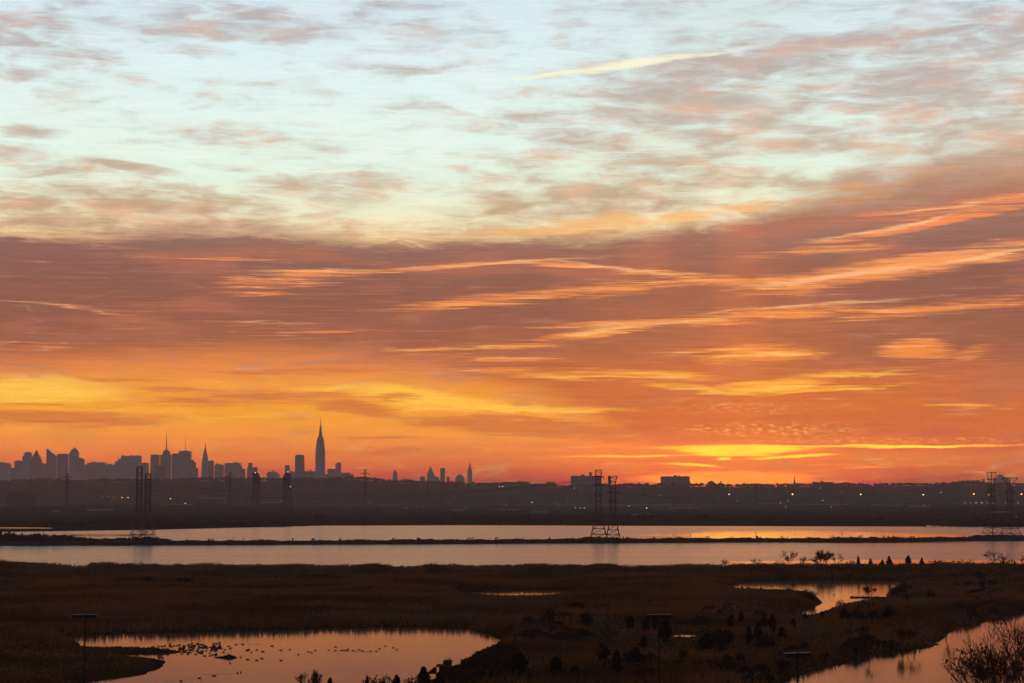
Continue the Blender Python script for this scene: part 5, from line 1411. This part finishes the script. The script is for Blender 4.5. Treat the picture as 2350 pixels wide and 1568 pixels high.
b = MB(); N = 12; prev = Vector((0, 0, .12))
for i in range(1, N + 1):
    q = Vector(((c.x - a.x) * i / N, (c.y - a.y) * i / N, .12 + .07 * math.sin(i * 1.7))); b.bar(prev, q, .20 + .05 * math.sin(i * 2.3), .2, 6); prev = q
b.bar((3, 0, .1), (4.2, -.3, .9), .07, .03, 5)
tag(b.build('log', M['bark'], None, (a.x, a.y, 0)), 'long dark log lying across the right end of the upper pond', 'log')

# the snag lying in the left pond
a = ground(522, 1509.5, 0); b = MB()
b.bar((-4.6, 0, .05), (-1.6, .1, .22), .10, .30, 6); b.bar((-1.6, .1, .22), (1.3, 0, .42), .32, .5, 7); b.bar((1.3, 0, .42), (3.2, .1, .08), .45, .12, 6)
b.bar((.2, 0, .5), (.1, .2, 1.15), .2, .12, 5); b.bar((.6, 0, .3), (1.6, -3.2, .1), .16, .08, 5); b.ball((.6, 0, .35), 1.2, .5, .55, 9, 5); b.bar((-.6, 0, .5), (-1.2, .2, 1.0), .12, .04, 5)
dw = b.build('driftwood', M['bark'], None, (a.x, a.y, 0)); dw.scale = (.5, .5, .55)
tag(dw, 'dark driftwood snag lying in the left pond below the dense flock', 'driftwood')
# the big bare tree in the corner
tm, cm, top, lv = bare_tree_meshes(207, 15.0, 5, .40, 6, .8, .17, 420, min_r=.022, lsize=.15, prob=.46, kids=(2, 2, 3), tilt=1.1)
d = 190.0; p = at_depth(2322, 1568, d); zt = at_depth(2340, 1400, d).z
root = thing('bare_tree', 'big many-stemmed bare tree with a few withered leaves filling the bottom right corner', 'tree', (p.x, d, .5), 2.2)
s = (zt - .5) / top; root.scale = (s * 1.1, s * 1.1, s)
link('trunk', tm, root); link('twigs', cm, root); link('withered_leaves', lv, root)

# ---------------------------------------------------------------- parking-lot lamps in front
def lamp_post(pxc, head_y, half_px, d, rot, label):
    c = at_depth(pxc, head_y, d); k = d / F; W = half_px * k
    gz = 0.4; H = c.z - gz
    root = thing('lamp_post', label, 'lamp post', (c.x, d, gz), rot, 'twin-headed lamp posts')
    b = MB(); b.bar((0, 0, .6), (0, 0, H), .13, .085, 8); b.build('pole', M['lamp_metal'], root)
    b = MB(); b.bar((0, 0, -.2), (0, 0, .6), .32, .32, 10); b.build('base', M['wallg'], root)
    b = MB(); b.box(-.28, .28, -.06, .06, H - .16, H - .02); b.build('bracket', M['lamp_metal'], root)
    for s in (-1, 1):
        x0, x1 = (.14, W) if s > 0 else (-W, -.14)
        b = MB(); b.frustum(x0, x1, -.30, .30, H - .40, x0 + .02, x1 - .02, -.27, .27, H + .02); hd = b.build('lamp_head', M['lamp_metal'], root)
        b = MB(); b.box(x0 + .06, x1 - .06, -.24, .24, H - .42, H - .403); b.build('lens', M['glass'], hd)
        b = MB(); b.box(x0 - .01, x1 + .01, -.31, .31, H + .022, H + .055); b.build('lid', M['lamp_lid'], hd)
    return root
lamp_post(195.5, 1411.5, 27.5, 240, R(2), 'twin-headed lamp post, off, left of the bird pond')
lamp_post(1512, 1411.5, 28, 240, R(-3), 'twin-headed lamp post, off, in front of the dark cedars')
lamp_post(1830, 1499.5, 34, 200, R(24), 'twin-headed lamp post, off, nearest and seen at an angle, left of the creek')

# utility pole and small stand on the dyke
p = ground(99, 1248, .6); h = at_depth(99, 1219.5, p.y).z - .4
u = thing('utility_pole', 'thin bare pole standing in the brush at the left end of the dyke', 'pole', (p.x, p.y, .4))
b = MB(); b.bar((0, 0, -.4), (0, 0, h), .22, .14, 6); b.build('pole', M['wood'], u)
p = ground(241, 1248, .6); h = at_depth(241, 1237, p.y).z - .4
u = thing('platform', 'small flat board on two posts above the dyke brush', 'platform', (p.x, p.y, .4))
b = MB(); b.box(-2.1, 2.1, -.6, .6, h - .28, h); b.build('board', M['wood'], u)
for s in (-1.4, 0): 
    b = MB(); b.bar((s, 0, -.3), (s, 0, h - .283), .10, .10, 5); b.build('post', M['wood'], u)

# ---------------------------------------------------------------- water birds
def bird_mesh(head_up, seed):
    """swimming duck or goose: one continuous lofted body from tail to bill (x forward)"""
    r = random.Random(seed)
    rings = [(-.40, .10, .012, .010), (-.33, .085, .045, .03), (-.22, .07, .10, .075), (-.05, .06, .135, .105), (.10, .06, .125, .105), (.20, .09, .085, .085)]
    if head_up: rings += [(.24, .17, .045, .05), (.255, .25, .036, .04), (.275, .32, .042, .044), (.33, .345, .036, .036), (.37, .335, .018, .014), (.43, .325, .013, .006)]
    else: rings += [(.25, .14, .055, .055), (.30, .17, .048, .046), (.35, .17, .034, .03), (.39, .155, .017, .012), (.44, .15, .012, .005)]
    V, Fc, n = [], [], 8
    for (x, z, ry, rz_) in rings:
        for k in range(n):
            t = 2 * math.pi * k / n
            V.append((x, ry * math.cos(t), z + rz_ * math.sin(t)))
    for i in range(len(rings) - 1):
        for k in range(n):
            a = i * n + k; b_ = i * n + (k + 1) % n; Fc.append([a, b_, b_ + n, a + n])
    Fc.append([k for k in reversed(range(n))]); Fc.append([(len(rings) - 1) * n + k for k in range(n)])
    me = mesh_from('water_bird', V, Fc, M['bird'])
    for p_ in me.polygons: p_.use_smooth = True
    return me
BIRDS = [bird_mesh(True, 1), bird_mesh(False, 2)]
def bird(px, py, k, facing, label, group, s=1.0, z=0.0):
    p = ground(px, py, 0); o = link('water_bird', BIRDS[k], None, (p.x, p.y, z - .01), facing, s * .95)
    tag(o, label, 'bird', group)
X6 = lambda X: 343.75 + .13298 * X
Y6 = lambda Y: 1445.3 + .13298 * Y + 1.0
rb = random.Random(21)
singles = [(1490, 250, 0, 0, 'bird left of the pair with a pale wake at the top of the left pond'), (1600, 247, 1, math.pi, 'bird trailing a pale wake toward the right at the top of the left pond'),
           (2110, 276, 1, 0, 'lone bird high on the left pond, right of the pale wake'), (2265, 348, 0, .2, 'bird with raised head at the middle of the left pond, right of the loose group'),
           (1845, 345, 1, 1.2, 'bird between the tight trio and the lower plump one'), (1950, 372, 1, 0, 'plump bird right of the tight trio'), (1755, 385, 1, 1.5, 'bird just below the tight trio'),
           (1690, 508, 1, 0, 'round-backed bird below the loose group with a mirror image'), (1850, 524, 0, .1, 'bird with upright neck, left of a close second one below the loose group'),
           (1938, 493, 0, .1, 'bird slightly above and right of the upright-necked one'), (2270, 524, 0, .1, 'long bird with upright head, farthest right of the lower row'),
           (1512, 745, 0, 1.3, 'left bird of the close pair ending the long pale wake'), (1567, 733, 0, 1.6, 'right bird of the close pair ending the long pale wake'),
           (1110, 792, 1, .3, 'bird alone on the long pale wake near the bottom of the left pond'), (857, 832, 0, .3, 'bird near the bottom of the left pond, left of the one on the long wake'),
           (540, 880, 0, 1.0, 'lowest bird near the bottom edge of the left pond, trailing a short wake'), (1570, 468, 0, 1.5, 'upright bird right of the driftwood snag'),
           (1470, 478, 1, 0, 'bird floating against the right end of the driftwood snag'), (1385, 575, 1, 2.2, 'bird under the driftwood snag'), (950, 448, 0, 0, 'large bird below the dense flock, left of the snag')]
for (X, Y, k, f, lab) in singles: bird(X6(X), Y6(Y), k, f, lab, 'single birds on the left pond', 1.0)
SC = [(1670, 345), (1690, 355), (1712, 335), (1290, 340), (1272, 385), (1360, 280), (1400, 310), (1385, 325), (1360, 420), (900, 410), (1040, 400), (1035, 445), (1080, 432), (1135, 440), (1140, 415),
      (880, 250), (790, 420), (660, 420), (550, 412)]
for (X, Y) in SC: bird(X6(X), Y6(Y), rb.choice((0, 1)), rb.uniform(-.6, .6) + rb.choice((0, math.pi)), 'dark bird floating loosely around the dense flock', 'birds around the dense flock', rb.uniform(.8, 1.0))
for i in range(66):
    while True:
        X, Y = rb.uniform(500, 1000), rb.uniform(225, 400)
        if abs(Y - 320) < 95 - abs(X - 780) * .12: break
    bird(X6(X), Y6(Y), rb.choice((0, 1, 1)), rb.uniform(-.7, .7) + rb.choice((0, math.pi)), 'dark bird packed in the dense flock off the grassy spit', 'dense flock off the spit', rb.uniform(.8, 1.0))
for i in range(40):
    X, Y = rb.gauss(1135, 48), rb.gauss(300, 34); X = min(max(X, 1042), 1228)
    bird(X6(X), Y6(Y), rb.choice((0, 1)), rb.uniform(-.7, .7) + rb.choice((0, math.pi)), 'dark bird in the tight knot at the right of the flock', 'tight knot of birds', rb.uniform(.8, 1.0))
for (X, Y) in ((55, 287), (150, 282), (210, 284), (260, 275), (350, 246), (345, 275), (370, 290), (420, 275), (480, 268), (520, 262), (200, 428), (155, 425), (150, 460), (190, 468), (165, 490), (222, 485), (235, 560), (270, 412)):
    bird(X6(X), Y6(Y), 1, rb.uniform(-.5, .5) + rb.choice((0, math.pi)), 'dark bird resting along the rim of the grassy spit', 'birds along the spit', .9, .05)
ORD = []
for (X, Y) in ((305, 980), (167, 1017), (222, 1030), (388, 1018), (468, 1013), (545, 1058), (637, 1032), (665, 1042), (700, 1021), (820, 1018), (880, 1020), (885, 989), (932, 1021), (958, 1018), (985, 1021), (995, 1009),
               (1042, 1021), (1095, 1013), (1128, 1022), (1202, 1027), (1253, 1027), (1282, 1005), (1336, 980), (1408, 996), (1440, 1014)):
    ORD.append((X, Y))
NTH = 'first second third fourth fifth sixth seventh eighth ninth tenth eleventh twelfth thirteenth fourteenth fifteenth sixteenth seventeenth eighteenth nineteenth twentieth twenty-first twenty-second twenty-third twenty-fourth twenty-fifth'.split()
for q, (X, Y) in enumerate(sorted(ORD)):
    bird(547 + X * .2527, 1234.4 + Y * .2527 + 1, rb.choice((0, 1)), rb.uniform(-.4, .4) + rb.choice((0, math.pi)), 'bird in the strung-out line across the left pond, %s from the left' % NTH[q], 'strung-out line of birds', .8)
for i in range(34):
    X = rb.uniform(190, 500); Y = np.interp(X, [190, 350, 500], [378, 388, 402]) + rb.uniform(-8, 10)
    bird(1640.6 + X * .3019, 1234.4 + Y * .3019 + .8, rb.choice((0, 1, 1)), rb.uniform(-.5, .5) + rb.choice((0, math.pi)), 'dark bird resting on the reedy spit of the upper pond', 'birds on the upper pond spit', 1.15, .05)
bird(1640.6 + 905 * .3019, 1234.4 + 433 * .3019 + 1, 0, 0.2, 'lone bird swimming in the middle of the upper pond', 'single birds on the upper pond', 1.1)
for (x, y) in ((1118, 1463), (1130, 1466), (1138, 1472)): bird(x, y, 1, rb.uniform(0, 3), 'dark bird at the pointed right end of the left pond', 'birds at the right end of the left pond', .9)
# pale rings and wakes the birds leave: thin films of ruffled water
WAKE = water_material('wake_water', .5, .05)
def wake(xa, ya, xb, yb, w, label):
    a, c = ground(xa, ya, 0), ground(xb, yb, 0); n = Vector((-(c - a).y, (c - a).x, 0)).normalized()
    v, f = [], []
    for i in range(13):
        t = i / 12; q = a.lerp(c, t); ww = w * (0.25 + .75 * t) * (1 + .3 * math.sin(i * 2.1))
        v += [tuple(q + n * ww + Vector((0, 0, .006))), tuple(q - n * ww + Vector((0, 0, .006)))]
    for i in range(12): f.append([2 * i, 2 * i + 1, 2 * i + 3, 2 * i + 2])
    o = structure(link('wake', mesh_from('wake', v, f, WAKE)), 'stuff')
wake(X6(1620), Y6(244), X6(1920), Y6(244), .35, '')
wake(X6(1490), Y6(748), X6(900), Y6(772), .5, '')
wake(X6(830), Y6(836), X6(640), Y6(840), .3, '')
wake(X6(520), Y6(884), X6(250), Y6(888), .4, '')
wake(547 + 30 * .2527, 1234.4 + 966 * .2527, 547 + 200 * .2527, 1234.4 + 966 * .2527, .3, '')
wake(547 + 850 * .2527, 1234.4 + 1030 * .2527, 547 + 1200 * .2527, 1234.4 + 1036 * .2527, .8, '')

# ---------------------------------------------------------------- the air: thin haze over the whole plain
hz = MB(); hz.box(-15500, 15500, -2600, 17000, -3.0, 480.0)
hm = bpy.data.materials.new('haze_air'); hm.use_nodes = True
hn = hm.node_tree; hn.nodes.clear()
ho = hn.nodes.new('ShaderNodeOutputMaterial'); pv = hn.nodes.new('ShaderNodeVolumePrincipled')
pv.inputs['Color'].default_value = (0.95, 0.72, 0.66, 1)
pv.inputs['Density'].default_value = HAZE_D
pv.inputs['Anisotropy'].default_value = 0.45
hn.links.new(pv.outputs[0], ho.inputs['Volume'])
haze = hz.build('haze', hm)
haze['kind'] = 'stuff'
